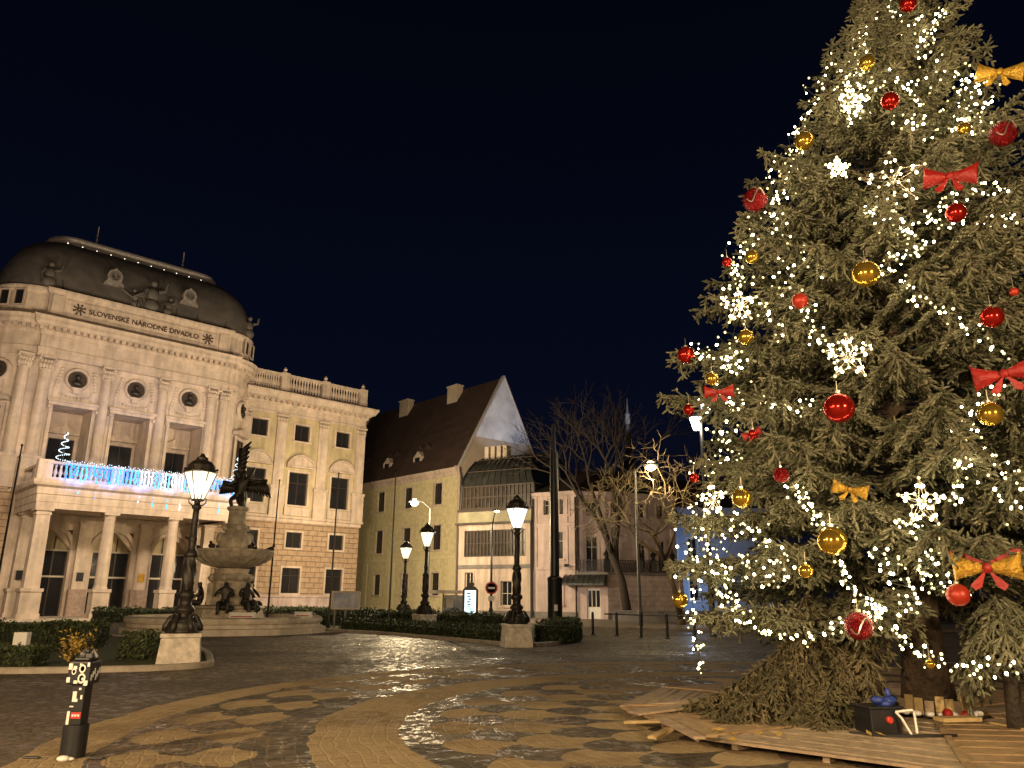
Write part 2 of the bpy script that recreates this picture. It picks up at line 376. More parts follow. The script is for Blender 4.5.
def window(root, xf, u, z0, w, h, y, depth=0.28, sur=0.16, cols=2, rows=2, fm='woodframe', sm='cream', sill=True, gm='glass', out=0.07, name='window', transom=None):
    a, b, c, d = u-w/2, u+w/2, z0, z0+h
    mb = MB(xf)
    if sur > 0:
        mb.box(a-sur, y-out, c, a, y+.05, d); mb.box(b, y-out, c, b+sur, y+.05, d); mb.box(a-sur, y-out, d, b+sur, y+.05, d+sur)
        if sill: mb.box(a-sur-.06, y-out-.08, c-.14, b+sur+.06, y+.06, c)
        else: mb.box(a-sur, y-out, c-sur, b+sur, y+.05, c)
    mb.k = 1; t = 0.05; yy = y+depth-.1
    mb.box(a, yy, c, a+t, yy+.06, d); mb.box(b-t, yy, c, b, yy+.06, d); mb.box(a+t, yy, c, b-t, yy+.06, c+t); mb.box(a+t, yy, d-t, b-t, yy+.06, d)
    for i in range(1, cols): x = a+(b-a)*i/cols; mb.box(x-t/2, yy-.01, c+t, x+t/2, yy+.05, d-t)
    zs = [c+(d-c)*transom] if transom else [c+(d-c)*j/rows for j in range(1, rows)]
    for z in zs: mb.box(a+t, yy+.004, z-t/2, b-t, yy+.054, z+t/2)
    o = mb.build(name, [sm if sur > 0 else fm, fm], root)
    MB(xf).box(a+.01, yy+.07, c+.01, b-.01, yy+.09, d-.01).build('pane', gm, o)
    return o

# ------------------------------------------------------------------ ground
TREE = Vector((5.9, 11.6, 0)); MOSAIC = (5.0, 11.3)
def ground_material():
    m, t, b = newmat('wet_setts')
    L = t.links
    def inp(sock, v):
        if isinstance(v, (int, float)): sock.default_value = v
        else: L.new(v, sock)
    def mth(op, a, b_=None, c=None):
        n = t.nodes.new('ShaderNodeMath'); n.operation = op; inp(n.inputs[0], a)
        if b_ is not None: inp(n.inputs[1], b_)
        if c is not None: inp(n.inputs[2], c)
        return n.outputs[0]
    def mix(f, a, c):
        n = t.nodes.new('ShaderNodeMixRGB'); inp(n.inputs[0], f)
        for s, v in ((n.inputs[1], a), (n.inputs[2], c)):
            if isinstance(v, tuple): s.default_value = (*v, 1)
            else: L.new(v, s)
        return n.outputs[0]
    def noise(scale, detail=6, vec=None, rough=.6):
        n = t.nodes.new('ShaderNodeTexNoise'); n.inputs['Scale'].default_value = scale; n.inputs['Detail'].default_value = detail
        n.inputs['Roughness'].default_value = rough
        L.new(vec if vec is not None else co.outputs['Object'], n.inputs['Vector']); return n.outputs['Fac']
    co = t.nodes.new('ShaderNodeTexCoord'); s = t.nodes.new('ShaderNodeSeparateXYZ'); L.new(co.outputs['Object'], s.inputs[0])
    wob = noise(1.1, 3)
    wobf = noise(9, 3)
    x = mth('SUBTRACT', s.outputs[0], MOSAIC[0]); y = mth('SUBTRACT', s.outputs[1], MOSAIC[1])
    r = mth('SQRT', mth('ADD', mth('MULTIPLY', x, x), mth('MULTIPLY', y, y)))
    r = mth('ADD', r, mth('MULTIPLY_ADD', wob, 0.30, -0.15))
    r = mth('ADD', r, mth('MULTIPLY_ADD', wobf, 0.03, -0.015))
    th = mth('ARCTAN2', y, x)
    th = mth('ADD', th, mth('MULTIPLY_ADD', wob, 0.03, -0.015))
    def band(a, c): return mth('MULTIPLY', mth('GREATER_THAN', r, a), mth('LESS_THAN', r, c))
    def scales(N, tips, length, first):          # imbricated scales, rounded end outwards; inner rows lie on top
        out = None
        for k, tip in enumerate(tips):
            f = mth('FRACT', mth('MULTIPLY_ADD', th, N/(2*math.pi), 0.5*(k % 2)))
            q = mth('MULTIPLY_ADD', f, 2.0, -1.0); q2 = mth('MULTIPLY', q, q)
            e = mth('SUBTRACT', 1.0, mth('SQRT', mth('MAXIMUM', mth('SUBTRACT', 1.0, q2), 0.0)))
            inside = mth('LESS_THAN', r, mth('MULTIPLY_ADD', e, -length, tip))
            col = 1.0 if (k % 2 == 0) == first else 0.0
            if out is None: out = mth('MULTIPLY', inside, col)
            else: out = mth('ADD', mth('MULTIPLY', out, mth('SUBTRACT', 1.0, inside)), mth('MULTIPLY', inside, col))
        return out
    inner = mth('MULTIPLY', scales(28, (6.05, 5.65, 5.2, 4.6, 4.0, 3.3), .85, True), band(2.0, 6.2))
    outer = mth('MULTIPLY', scales(40, (10.0, 9.5, 9.1, 8.7, 8.3), .75, False), band(8.0, 9.65))
    outer2 = mth('MULTIPLY', outer, mth('GREATER_THAN', r, 8.05))
    tan = mth('MINIMUM', mth('ADD', mth('ADD', inner, outer2), mth('ADD', band(6.45, 7.5), band(9.65, 10.35))), 1.0)
    mosaic = mth('LESS_THAN', r, 10.35)
    # arc-laid setts, ring by ring
    cv = t.nodes.new('ShaderNodeCombineXYZ'); L.new(mth('MULTIPLY', th, 7.0), cv.inputs[0]); L.new(r, cv.inputs[1])
    bk = t.nodes.new('ShaderNodeTexBrick'); bk.inputs['Scale'].default_value = 1; bk.inputs['Brick Width'].default_value = 0.15; bk.inputs['Row Height'].default_value = 0.15
    bk.inputs['Mortar Size'].default_value = 0.016; bk.inputs['Mortar Smooth'].default_value = 0.6
    bk.inputs['Color1'].default_value = (.65,.65,.65,1); bk.inputs['Color2'].default_value = (1.35,1.35,1.35,1); bk.inputs['Mortar'].default_value = (1.7,1.55,1.35,1)
    L.new(cv.outputs[0], bk.inputs['Vector'])
    vo = t.nodes.new('ShaderNodeTexVoronoi'); vo.inputs['Scale'].default_value = 17; L.new(co.outputs['Object'], vo.inputs['Vector'])
    vo2 = t.nodes.new('ShaderNodeTexVoronoi'); vo2.inputs['Scale'].default_value = 7.0; L.new(co.outputs['Object'], vo2.inputs['Vector'])
    big = noise(0.35, 5); fine = noise(30, 4); midn = noise(3.0, 6)
    dark = mix(midn, (0.046, 0.038, 0.030), (0.085, 0.070, 0.054))
    tanc = mix(midn, (0.30, 0.228, 0.135), (0.42, 0.33, 0.205))
    street = mix(mth('MULTIPLY_ADD', big, 2.2, -0.6), (0.060, 0.049, 0.038), (0.135, 0.107, 0.078))
    c = mix(tan, dark, tanc); c = mix(mosaic, street, c)
    # worn, muddy patches between the mosaic stones
    mr_ = t.nodes.new('ShaderNodeMapRange'); mr_.inputs['From Min'].default_value = .44; mr_.inputs['From Max'].default_value = .62; mr_.inputs['To Max'].default_value = .7; L.new(mth('ADD', big, mth('MULTIPLY_ADD', midn, .3, -.15)), mr_.inputs['Value'])
    mud = mth('MULTIPLY', mr_.outputs[0], mosaic)
    c = mix(mud, c, (0.15, 0.108, 0.064))
    vm = t.nodes.new('ShaderNodeVectorMath'); vm.operation = 'MULTIPLY'; L.new(c, vm.inputs[0])
    sc = mix(mth('MULTIPLY', mosaic, mth('SUBTRACT', 1.0, mth('MULTIPLY', tan, .7))), (1.0, 1.0, 1.0), bk.outputs['Color']); L.new(sc, vm.inputs[1])
    vm2 = t.nodes.new('ShaderNodeVectorMath'); vm2.operation = 'SCALE'; L.new(vm.outputs[0], vm2.inputs[0]); L.new(mth('MULTIPLY_ADD', fine, 0.9, 0.55), vm2.inputs['Scale'])
    L.new(vm2.outputs[0], b.inputs['Base Color'])
    wet = mth('MULTIPLY_ADD', big, -0.9, 1.15)
    vc = t.nodes.new('ShaderNodeTexVoronoi'); vc.inputs['Scale'].default_value = 9.0; L.new(co.outputs['Object'], vc.inputs['Vector'])
    vs_ = t.nodes.new('ShaderNodeSeparateXYZ'); L.new(vc.outputs['Color'], vs_.inputs[0])
    shiny = mth('MULTIPLY', mth('GREATER_THAN', vs_.outputs[0], 0.72), mth('MULTIPLY_ADD', big, .9, .1))
    glint = mth('SUBTRACT', wet, mth('MULTIPLY', shiny, 0.55))
    L.new(mth('ADD', mth('MAXIMUM', glint, 0.20), mth('MULTIPLY', tan, 0.35)), b.inputs['Roughness'])
    L.new(mth('MULTIPLY_ADD', tan, -0.2, 0.27), b.inputs['Specular IOR Level'])
    h = mth('ADD', mth('MULTIPLY', mth('MULTIPLY', bk.outputs['Fac'], mth('MULTIPLY_ADD', tan, 0.5, -0.7)), mosaic), mth('MULTIPLY', vo.outputs['Distance'], mth('MULTIPLY_ADD', tan, 0.4, -0.6)))
    h = mth('ADD', h, mth('MULTIPLY', mth('MULTIPLY', vo2.outputs['Distance'], mth('SUBTRACT', 1.0, mosaic)), -1.2))
    h = mth('ADD', h, mth('MULTIPLY', fine, 0.25)); h = mth('ADD', h, mth('MULTIPLY', midn, 0.5))
    bp = t.nodes.new('ShaderNodeBump'); bp.inputs['Strength'].default_value = 0.8; bp.inputs['Distance'].default_value = 0.035
    L.new(h, bp.inputs['Height']); L.new(bp.outputs[0], b.inputs['Normal'])
    return m
M['ground'] = ground_material()
g = MB().quad((-500,-80,0),(500,-80,0),(500,900,0),(-500,900,0)).build('square_paving', 'ground'); tag(g, kind='structure')

def ccw(pts):
    a = sum(pts[i][0]*pts[(i+1)%len(pts)][1]-pts[(i+1)%len(pts)][0]*pts[i][1] for i in range(len(pts)))
    return pts if a > 0 else pts[::-1]
def smooth_path(pts, n=6, closed=False):
    P = [Vector((p[0],p[1])) for p in pts]; out = []; N = len(P)
    for i in range(N if closed else N-1):
        p0 = P[i-1] if (closed or i) else P[i]; p1 = P[i]; p2 = P[(i+1)%N]; p3 = P[(i+2)%N] if (closed or i+2 < N) else p2
        for k in range(n):
            s = k/n
            out.append(0.5*((2*p1)+(p2-p0)*s+(2*p0-5*p1+4*p2-p3)*s*s+(3*p1-p0-3*p2+p3)*s**3))
    if not closed: out.append(P[-1])
    return [(p.x,p.y) for p in out]
LAWN = [(-34,16.6),(-18,16.9),(-11.5,17.05),(-8.9,17.6),(-7.75,18.15),(-7.15,18.9),(-7.4,19.9),(-9.2,24),(-12.6,29.3),(-16.6,32.2),(-20,36.5),(-27,43),(-38,37),(-40,25)]
lawn = smooth_path(LAWN, 5, True)
o = MB().prism(ccw(lawn), -0.05, 0.07).build('lawn', 'grass'); tag(o, kind='structure')
kb = MB().sweep(ccw(lawn), [(-.02,-.05),(.16,-.05),(.16,.10),(.13,.125),(0,.125),(-.02,.06)], closed=True).build('lawn_kerb', 'kerb'); tag(kb, kind='structure')
MID = [gnd(332,631),gnd(372,633.5),gnd(420,637.5),gnd(470,642),gnd(515,646),gnd(545,645.5),gnd(566,642),gnd(577,637),gnd(566,630),gnd(540,626),Vector((-3,45,0)),Vector((-14,56,0)),Vector((-21,58,0)),Vector((-16,50,0))]
mid = smooth_path([(p.x,p.y) for p in MID], 5, True)
o = MB().prism(ccw(mid), -0.05, 0.07).build('island_lawn', 'grass'); tag(o, kind='structure')
kb = MB().sweep(ccw(mid), [(-.02,-.05),(.18,-.05),(.18,.10),(.15,.125),(0,.125),(-.02,.06)], closed=True).build('island_kerb', 'kerb'); tag(kb, kind='structure')
kb = MB().sweep([(2.4,45.2),(6,44.2),(11,43.6),(20,43.4)], [(-.15,0),(.15,0),(.15,.12),(-.15,.12)]).build('street_kerb', 'kerb'); tag(kb, kind='structure')
o = MB().prism([(2.4,45.35),(6,44.35),(11,43.75),(30,43.5),(30,70),(-2,66)], -0.05, 0.115).build('far_pavement', mat('pavement_slabs', (0.17,0.14,0.11), .6, var=.3, scale=2, bump=.3)); tag(o, kind='structure')

# ------------------------------------------------------------------ the theatre (x along the front, y into the building)
TA = R(43); TO = (-26.8, 52.0, 0)
th = thing('theatre', 'long cream theatre with columned portico, rounded corner and dark domed roof, facing the fountain', 'theatre', TO, TA)
TX = Matrix.Translation(TO) @ Matrix.Rotation(TA, 4, 'Z')
def T(): return MB(TX)
UL, UR, RC, D0, DW = -4.7, 8.8, 3.0, 5.5, 8.0
def arc(cx, cy, r, a0, a1, n):
    return [(cx+r*math.cos(R(a0+(a1-a0)*i/n)), cy+r*math.sin(R(a0+(a1-a0)*i/n))) for i in range(n+1)]
left_arc = arc(UL, D0+RC, RC, 180, 270, 10); right_arc = arc(UR, D0+RC, RC, 270, 360, 10)
PATH = [(UL-RC, 20)] + left_arc + right_arc + [(UR+RC, 20)]
STEP = [(UL-RC, 20)] + left_arc[:-1] + [(UL-.1, D0), (UL-.1, D0-.28), (UR+.1, D0-.28), (UR+.1, D0)] + right_arc[1:] + [(UR+RC, 20)]
bays = (-2.05, 2.05, 6.15)
# main wall: straight front with holes, curved corners
mb = T()
holes = [(b-1.3, b+1.3, 0.15, 6.0) for b in bays] + [(b-1.3, b+1.3, 8.75, 14.75) for b in bays]
wall_holes(mb, UL, UR, 0, 18.3, D0, holes, 2.4)
for b in bays:      # round-headed door openings
    pts = [(b-1.3, 6.0), (b-1.3, 4.7)] + [(b-1.3*math.cos(R(180*i/12)), 4.7+1.3*math.sin(R(180*i/12))) for i in range(13)] + [(b+1.3, 6.0)]
    half = len(pts)//2
    mb.slab([(b-1.3,6.0)] + [(b-1.3*math.cos(R(90*i/8)), 4.7+1.3*math.sin(R(90*i/8))) for i in range(9)], D0+.02, D0+2.4)
    mb.slab([(b,6.0)] + [(b+1.3*math.sin(R(90*i/8)), 4.7+1.3*math.cos(R(90*i/8))) for i in range(9)], D0+.02, D0+2.4)
for A in (left_arc, right_arc):
    mb.sweep(A, [(0,8.4),(0,18.3)], caps=False)
mb.sweep([(UL-RC,20),(UL-RC,D0+RC)], [(0,0),(0,18.3)], caps=False); mb.sweep([(UR+RC,D0+RC),(UR+RC,20)], [(0,0),(0,18.3)], caps=False)
mb.quad((UL-RC,20,0),(UR+RC,20,0),(UR+RC,20,23),(UL-RC,20,23))
mb.quad((UL,D0+2.4,8.7),(UR,D0+2.4,8.7),(UR,D0+2.4,18),(UL,D0+2.4,18))     # loggia back wall
mb.box(UL+.1, D0+.05, 8.45, UR-.1, D0+2.4, 8.72)
wall = mb.build('wall', 'cream', th)
for A in (left_arc, right_arc): T().sweep(A, [(0,0),(0,8.4)], caps=False).build('rusticated_corner', 'rustic', th)
# ground-floor doors behind the arches
for b in bays:
    mb = T(); y = D0+.55
    for x in (b-1.3, b-.45, b+.37, b+1.22): mb.box(x, y, .15, x+.08, y+.1, 5.9)
    o = mb.build('door', 'woodframe', th)
    for z in (2.75, 4.55): T().box(b-1.29, y-.04, z, b+1.29, y+.12, z+.12).build('transom', 'whiteframe', o)
    T().box(b-1.29, y+.05, .15, b+1.29, y+.09, 4.6).build('pane', 'glass', o)
    T().box(b-1.29, y+.05, 4.62, b+1.29, y+.09, 5.98).build('fanlight', 'cream2', o)
    mb = T()        # archivolt
    mb2 = [(b-1.3*math.cos(R(180*i/16)), 4.7+1.3*math.sin(R(180*i/16))) for i in range(17)]
    mo = [(b-1.58*math.cos(R(180*i/16)), 4.7+1.58*math.sin(R(180*i/16))) for i in range(17)]
    for i in range(16): mb.slab([mb2[i], mb2[i+1], mo[i+1], mo[i]], D0-.1, D0+.02)
    mb.build('archivolt', 'cream', th)
# portico
PL, PR = -4.45, 8.65
def pillar(x, y, w, square, zt=6.85):
    mb = T()
    pw = w*0.72
    mb.box(x-pw, y-pw, .15, x+pw, y+pw, .45); mb.box(x-pw+.06, y-pw+.06, .45, x+pw-.06, y+pw-.06, 1.75); mb.box(x-pw, y-pw, 1.75, x+pw, y+pw, 1.95)
    if square:
        mb.add([(x+sx*w*.5, y+sy*w*.5, 1.95) for sx,sy in ((-1,-1),(1,-1),(1,1),(-1,1))] + [(x+sx*w*.44, y+sy*w*.44, zt-.4) for sx,sy in ((-1,-1),(1,-1),(1,1),(-1,1))],
               [(0,1,5,4),(1,2,6,5),(2,3,7,6),(3,0,4,7)])
        mb.box(x-w*.5, y-w*.5, zt-.4, x+w*.5, y+w*.5, zt-.28); mb.box(x-w*.46, y-w*.46, zt-.28, x+w*.46, y+w*.46, zt-.15)
    else:
        mb.lathe([(w*.56,1.95),(w*.56,2.05),(w*.5,2.12),(w*.5,2.2),(w*.485,4),(w*.42,zt-.45),(w*.46,zt-.42),(w*.42,zt-.36),(w*.44,zt-.28),(w*.55,zt-.15)], (x,y,0), 18)
    mb.box(x-w*.6, y-w*.6, zt-.15, x+w*.6, y+w*.6, zt)
    return mb.build('column', 'cream', th, smooth=not square)
for x, sq in ((-4.0, True), (0, False), (4.15, False), (8.2, True)): pillar(x, 0, .88 if sq else .78, sq)
for x in (-4.0, 8.2): pillar(x, 3.9, .8, True)
for x in (0.0, 4.1):      # rear pilasters on the wall
    mb = T(); mb.box(x-.42, D0-.4, 1.95, x+.42, D0+.03, 6.45); mb.box(x-.5, D0-.5, 6.45, x+.5, D0+.03, 6.7)
    p = mb.build('pilaster', 'cream', th)
    T().box(x-.58, D0-.55, .15, x+.58, D0+.03, 1.95).build('marble_base', 'marble', p)
    T().box(x-.2, D0-.44, 2.5, x+.25, D0-.4, 3.1).build('plaque', 'iron' if x == 0 else 'goldsatin', p)
T().box(-4.2, 3.4, 2.5, -3.8, 3.48, 3.1).build('plaque', 'iron', th)
PP = [(PL-.1, D0-.02), (PL-.1, -.5), (PR+.1, -.5), (PR+.1, D0-.02)]
mb = T(); mb.sweep(PP, [(-.9,6.85),(0,6.85),(0,7.25),(.04,7.25),(.04,7.7),(.10,7.75),(.10,8.15),(.35,8.28),(.42,8.45),(.42,8.62),(-.9,8.62)])
mb.box(PL+.7, .3, 7.05, PR-.7, D0-.05, 7.2); mb.box(PL+.7, .3, 8.4, PR-.7, D0-.05, 8.6)
mb.build('portico_entablature', 'cream', th)
mb = T(); mb.sweep(PP, [(-.5,8.62),(-.1,8.62),(-.1,8.85),(-.18,8.85),(-.18,8.86),(-.42,8.86)]); 
mb.sweep(PP, [(-.5,9.7),(-.08,9.7),(-.08,9.88),(-.5,9.88)])
for x in (PL+.12, 0, 4.1, PR-.12): mb.box(x-.42, -.36, 8.62, x+.42, .34, 9.95)
for y in (2.6, D0-.4): mb.box(PL+.05, y-.3, 8.62, PL+.6, y+.3, 9.93)
bal = mb.build('balcony_parapet', 'cream', th)
for a, b in ((PL+.6, -.5), (.5, 3.6), (4.6, PR-.6)):
    n = 11
    for i in range(n):
        x = a+(b-a)*(i+.5)/n; T().lathe([(.10,0),(.06,.1),(.13,.3),(.06,.6),(.09,.84)], (x,-.12,8.86), 8).build('baluster', 'cream', bal, smooth=True)
mb = T(); mb.box(PL-.9, -1.3, 0, PR+.9, D0, .15); mb.build('portico_step', 'stone', th)
# loggia storey: half columns, surrounds, roundels, windows
for u, wd in ((-5.55,.85), (-4.2,.95), (-.1,.8), (4.05,.8), (7.9,.85), (8.95,.85)):
    mb = T(); yb = D0; ang = 0
    if u < UL: yb = D0+.12
    mb.box(u-wd*.62, yb-.5, 8.6, u+wd*.62, yb+.3, 10.7); mb.box(u-wd*.7, yb-.56, 10.7, u+wd*.7, yb+.3, 10.9)
    mb.lathe([(wd*.52,10.9),(wd*.52,11.05),(wd*.47,11.15),(wd*.47,13),(wd*.42,17.2)], (u,yb-.12,0), 20)
    c = mb.build('half_column', 'cream', th, smooth=True)
    mb = T(); mb.box(u-wd*.46, yb-.34, 17.1, u+wd*.46, yb+.2, 17.2)
    for k in range(5):
        x = u-wd*.42+wd*.84*k/4; mb.ball((x, yb-.36, 17.42), .13, 6, 5, 1, .7, 1.6); mb.ball((x+.04, yb-.42, 17.75), .11, 6, 5, 1, .8, 1.2)
    mb.ball((u-wd*.52, yb-.42, 17.92), .13, 6, 5); mb.ball((u+wd*.52, yb-.42, 17.92), .13, 6, 5)
    mb.box(u-wd*.56, yb-.5, 18.0, u+wd*.56, yb+.2, 18.16)
    mb.build('capital', 'cream', c)
for i, b in enumerate(bays):
    mb = T()
    for x in (b-1.52, b+1.3): mb.box(x, D0-.1, 8.72, x+.22, D0+.1, 14.75)
    mb.box(b-1.62, D0-.16, 14.75, b+1.62, D0+.1, 14.98); mb.box(b-1.72, D0-.3, 14.98, b+1.72, D0+.1, 15.16)
    for x in (b-1.55, b+1.55): mb.ball((x, D0-.2, 14.6), .16, 6, 5)
    s_ = mb.build('loggia_surround', 'cream', th)
    window(th, TX, b+.1, 8.75, 1.75, 4.0, D0+2.3, depth=.1, sur=.2, cols=2, rows=2, sill=False, out=.1)
    mb = T(); mb.box(b-1.1, D0+2.1, 13.1, b+1.25, D0+2.39, 13.3); mb.slab([(b-.9,13.3),(b+1.1,13.3),(b+.1,13.9)], D0+2.2, D0+2.39); mb.build('niche_relief', 'cream', th)
    xf = TX @ Matrix.Translation((b, D0, 16.85)) @ Matrix.Rotation(R(90), 4, 'X')
    mb = MB(xf); mb.lathe([(.62,.0),(.68,.16),(.80,.18),(.86,.10),(.88,0)], (0,0,0), 28)
    rd = mb.build('roundel', 'cream', th, smooth=True)
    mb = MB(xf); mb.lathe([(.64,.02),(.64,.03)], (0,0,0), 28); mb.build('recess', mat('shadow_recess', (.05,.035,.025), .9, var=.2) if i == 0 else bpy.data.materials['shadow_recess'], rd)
    mb = T(); mb.ball((b, D0-.16, 17.0), .2, 10, 8, .85, .9, 1.15); mb.ball((b, D0-.14, 16.55), .34, 10, 6, 1, .5, .7); mb.build('bust', 'bronze', rd, smooth=True)
    mb = T(); mb.box(b-.34, D0-.3, 16.02, b+.34, D0-.05, 16.2); mb.box(b-.22, D0-.25, 15.75, b+.22, D0-.05, 16.02); mb.build('bust_shelf', 'cream', rd)
    mb = T()        # stucco garlands round the roundel
    for sx in (-1, 1):
        for k in range(7):
            mb.ball((b+sx*(1.05+.12*k*.4), D0-.04, 17.5-.3*k*.8), .13, 6, 5, 1.2, .6, .9)
        mb.box(b+sx*1.25-.2, D0-.06, 15.3, b+sx*1.25+.2, D0, 16.0)
    for k in range(9): mb.ball((b-1.0+.25*k, D0-.04, 15.62-.2*math.sin(math.pi*k/8)), .12, 6, 5, 1, .6, .9)
    mb.build('stucco_garland', 'cream', rd)
for A, nm in ((left_arc, 'l'), (right_arc, 'r')):      # roundel, opening and pilaster on each rounded corner
    c_ = (UL, D0+RC) if nm == 'l' else (UR, D0+RC)
    def onarc(deg, off=0): return (c_[0]+(RC+off)*math.cos(R(deg)), c_[1]+(RC+off)*math.sin(R(deg)))
    a = 225 if nm == 'l' else 315
    p = onarc(a); dirv = (-math.sin(R(a)), math.cos(R(a)))
    fx = TX @ frame((p[0],p[1],0), dirv)
    xf = fx @ Matrix.Translation((0,-.06,16.85)) @ Matrix.Rotation(R(90), 4, 'X')
    mb = MB(xf); mb.lathe([(.62,.0),(.68,.16),(.80,.18),(.86,.10),(.88,-.1)], (0,0,0), 24); rd = mb.build('roundel', 'cream', th, smooth=True)
    MB(xf).lathe([(.64,.02),(.64,.03)], (0,0,0), 24).build('recess', bpy.data.materials['shadow_recess'], rd)
    mb = MB(fx); mb.ball((0,-.2,17.0), .2, 10, 8); mb.ball((0,-.2,16.55), .34, 10, 6, 1, .5, .7); mb.build('bust', 'bronze', rd, smooth=True)
    window(th, fx, 0, 9.6, 1.5, 4.6, -.15, depth=.1, sur=.24, cols=2, rows=3, sill=True)
    window(th, fx, 0, 2.2, 1.3, 2.4, -.15, depth=.1, sur=.2, cols=2, rows=2)
    MB(fx).slab([(-1.2,14.6),(1.2,14.6),(1.1,14.9),(0,15.3),(-1.1,14.9)], -.45, .1).build('window_pediment', 'cream', th)
    for da in (-30, 30):
        q = onarc(a+da); f2 = TX @ frame((q[0],q[1],0), (-math.sin(R(a+da)), math.cos(R(a+da))))
        mb = MB(f2); mb.box(-.36,-.25,8.5,.36,.2,10.8); mb.box(-.3,-.18,10.8,.3,.2,17.2); mb.box(-.4,-.3,17.2,.4,.2,18.1); mb.build('pilaster', 'cream', th)
    for k in (-1, 1):
        f2 = fx @ Matrix.Translation((k*.55, 0, 0)); window(th, f2, 0, 21.75, .62, 1.1, -.15, depth=.1, sur=.1, cols=1, rows=1, sill=False)
# entablature, cornice, attic
mb = T(); mb.sweep(STEP, [(-.6,18.1),(.12,18.1),(.12,18.45),(.18,18.45),(.18,18.75),(.06,18.8),(.06,19.7),(.16,19.72),(.2,19.9),(.2,20.2),(.62,20.35),(.72,20.55),(.72,20.75),(.85,20.95),(-.6,21.0)])
ent = mb.build('entablature', 'cream', th)
mb = T()
n = 30
for i in range(n):
    x = UL+(UR-UL)*(i+.5)/n; mb.box(x-.13, D0-.28-.58, 20.02, x+.13, D0-.3, 20.32)
for A, c_ in ((left_arc, (UL,D0+RC)), (right_arc, (UR,D0+RC))):
    for k in range(10):
        aa = (180 if A is left_arc else 270)+9*(k+.5); q = (c_[0]+(RC+.38)*math.cos(R(aa)), c_[1]+(RC+.38)*math.sin(R(aa)))
        MBx = MB(TX @ frame((q[0],q[1],0), (-math.sin(R(aa)), math.cos(R(aa)))));  MBx.box(-.12,-.2,20.02,.12,.3,20.32); 
        b0 = len(mb.v); mb.v += MBx.v; mb.f += [[b0+i for i in f] for f in MBx.f]; mb.m += MBx.m
mb.build('dentils', 'cream', ent)
mb = T(); mb.sweep(STEP, [(-.5,20.9),(.06,20.9),(.06,21.35),(-.02,21.4),(-.02,22.85),(.12,22.95),(.2,23.15),(.2,23.3),(-.6,23.35)])
att = mb.build('attic', 'cream', th)
mb = T(); yq = D0-.28
mb.box(-3.6, yq-.05, 21.55, 7.7, yq+.1, 21.63); mb.box(-3.6, yq-.05, 22.6, 7.7, yq+.1, 22.68)
mb.box(UL+.1, yq-.12, 21.4, UL+.9, yq+.1, 22.85); mb.box(UR-.9, yq-.12, 21.4, UR-.1, yq+.1, 22.85)
mb.build('attic_panel', 'cream', att)
def text_mesh(name, s, size, xf, m, parent, ext=.02, align='CENTER', sx=1.0):
    cu = bpy.data.curves.new(name, 'FONT'); cu.body = s; cu.size = size; cu.extrude = ext; cu.align_x = align; cu.align_y = 'CENTER'; cu.resolution_u = 3
    o = bpy.data.objects.new(name, cu); COL.objects.link(o)
    dg = bpy.context.evaluated_depsgraph_get(); me = bpy.data.meshes.new_from_object(o.evaluated_get(dg))
    bpy.data.objects.remove(o)
    iv = wmat(parent).inverted()
    for v in me.vertices: v.co = iv @ (xf @ Vector((v.co.x*sx, v.co.y, v.co.z)))
    me.materials.clear(); me.materials.append(M[m]); me.name = name
    o = bpy.data.objects.new(name, me); COL.objects.link(o); o.parent = parent; WM[o.name] = wmat(parent)
    return o
text_mesh('lettering', 'SLOVENSK\u00c9 N\u00c1RODN\u00c9 DIVADLO', .56, TX @ Matrix.Translation((2.05, yq-.03, 22.08)) @ Matrix.Rotation(R(90), 4, 'X'), 'letter', att, .03, sx=.98)
for x in (-2.75, 6.95):
    mb = T()
    for k in range(8):
        a = R(45*k+22); c = Vector((x, yq-.05, 22.1)); d = Vector((math.cos(a),0,math.sin(a)))
        mb.bar(c+d*.08, c+d*.4, .10, .06); mb.ball(c+d*.4, .07, 6, 5, 1, .6, 1)
    mb.build('rosette', 'letter', att)
M['dullzinc'] = mat('dull_zinc', (.30,.27,.25), .5, .2, var=.4, scale=5)
# dome roof
def rrect(inset, n=8):
    x0, x1, y0, y1 = UL-RC+inset, UR+RC-inset, D0+inset, 24-inset; r = max(1.2, 2.95-inset*.4)
    out = []
    for cx, cy, a in ((x0+r,y0+r,180),(x1-r,y0+r,270),(x1-r,y1-r,0),(x0+r,y1-r,90)): out += arc(cx, cy, r, a, a+90, n)
    return out
rings = []
for k in range(11):
    p = R(82*k/10); rings.append((rrect(.02+3.5*(1-math.cos(p))), 23.3+5.1*math.sin(p)))
mb = T(); N = len(rings[0][0]); vs = []; fs = []
for ring, z in rings: vs += [(x,y,z) for x,y in ring]
for i in range(len(rings)-1):
    for k in range(N): fs.append((i*N+k, i*N+(k+1)%N, (i+1)*N+(k+1)%N, (i+1)*N+k))
fs.append(tuple(range((len(rings)-1)*N, len(rings)*N))); mb.add(vs, fs)
dome = mb.build('roof', 'roof', th, smooth=True)
mb = T(); mb.sweep(rrect(3.25), [(-.3,28.15),(.02,28.15),(.05,28.5),(.28,28.6),(.34,28.85),(.24,29.05),(-.5,29.1)], closed=True); rim = mb.build('roof_rim', 'zinc', dome, smooth=True)
mb = T()
for x in [-3.7+1.05*i for i in range(11)]: mb.ball((x, D0+2.55, 28.22), .045, 6, 5)
mb.build('rim_lamps', 'dot', dome)
for x in (-1.2, 5.9):       # mast finials
    mb = T(); mb.tube([(x,D0+5,29),(x,D0+5,31.4)], .05, 5)
    for k in range(4): mb.ball((x,D0+5,29.4+.4*k), .11, 6, 5)
    mb.build('roof_mast', 'zinc', dome)
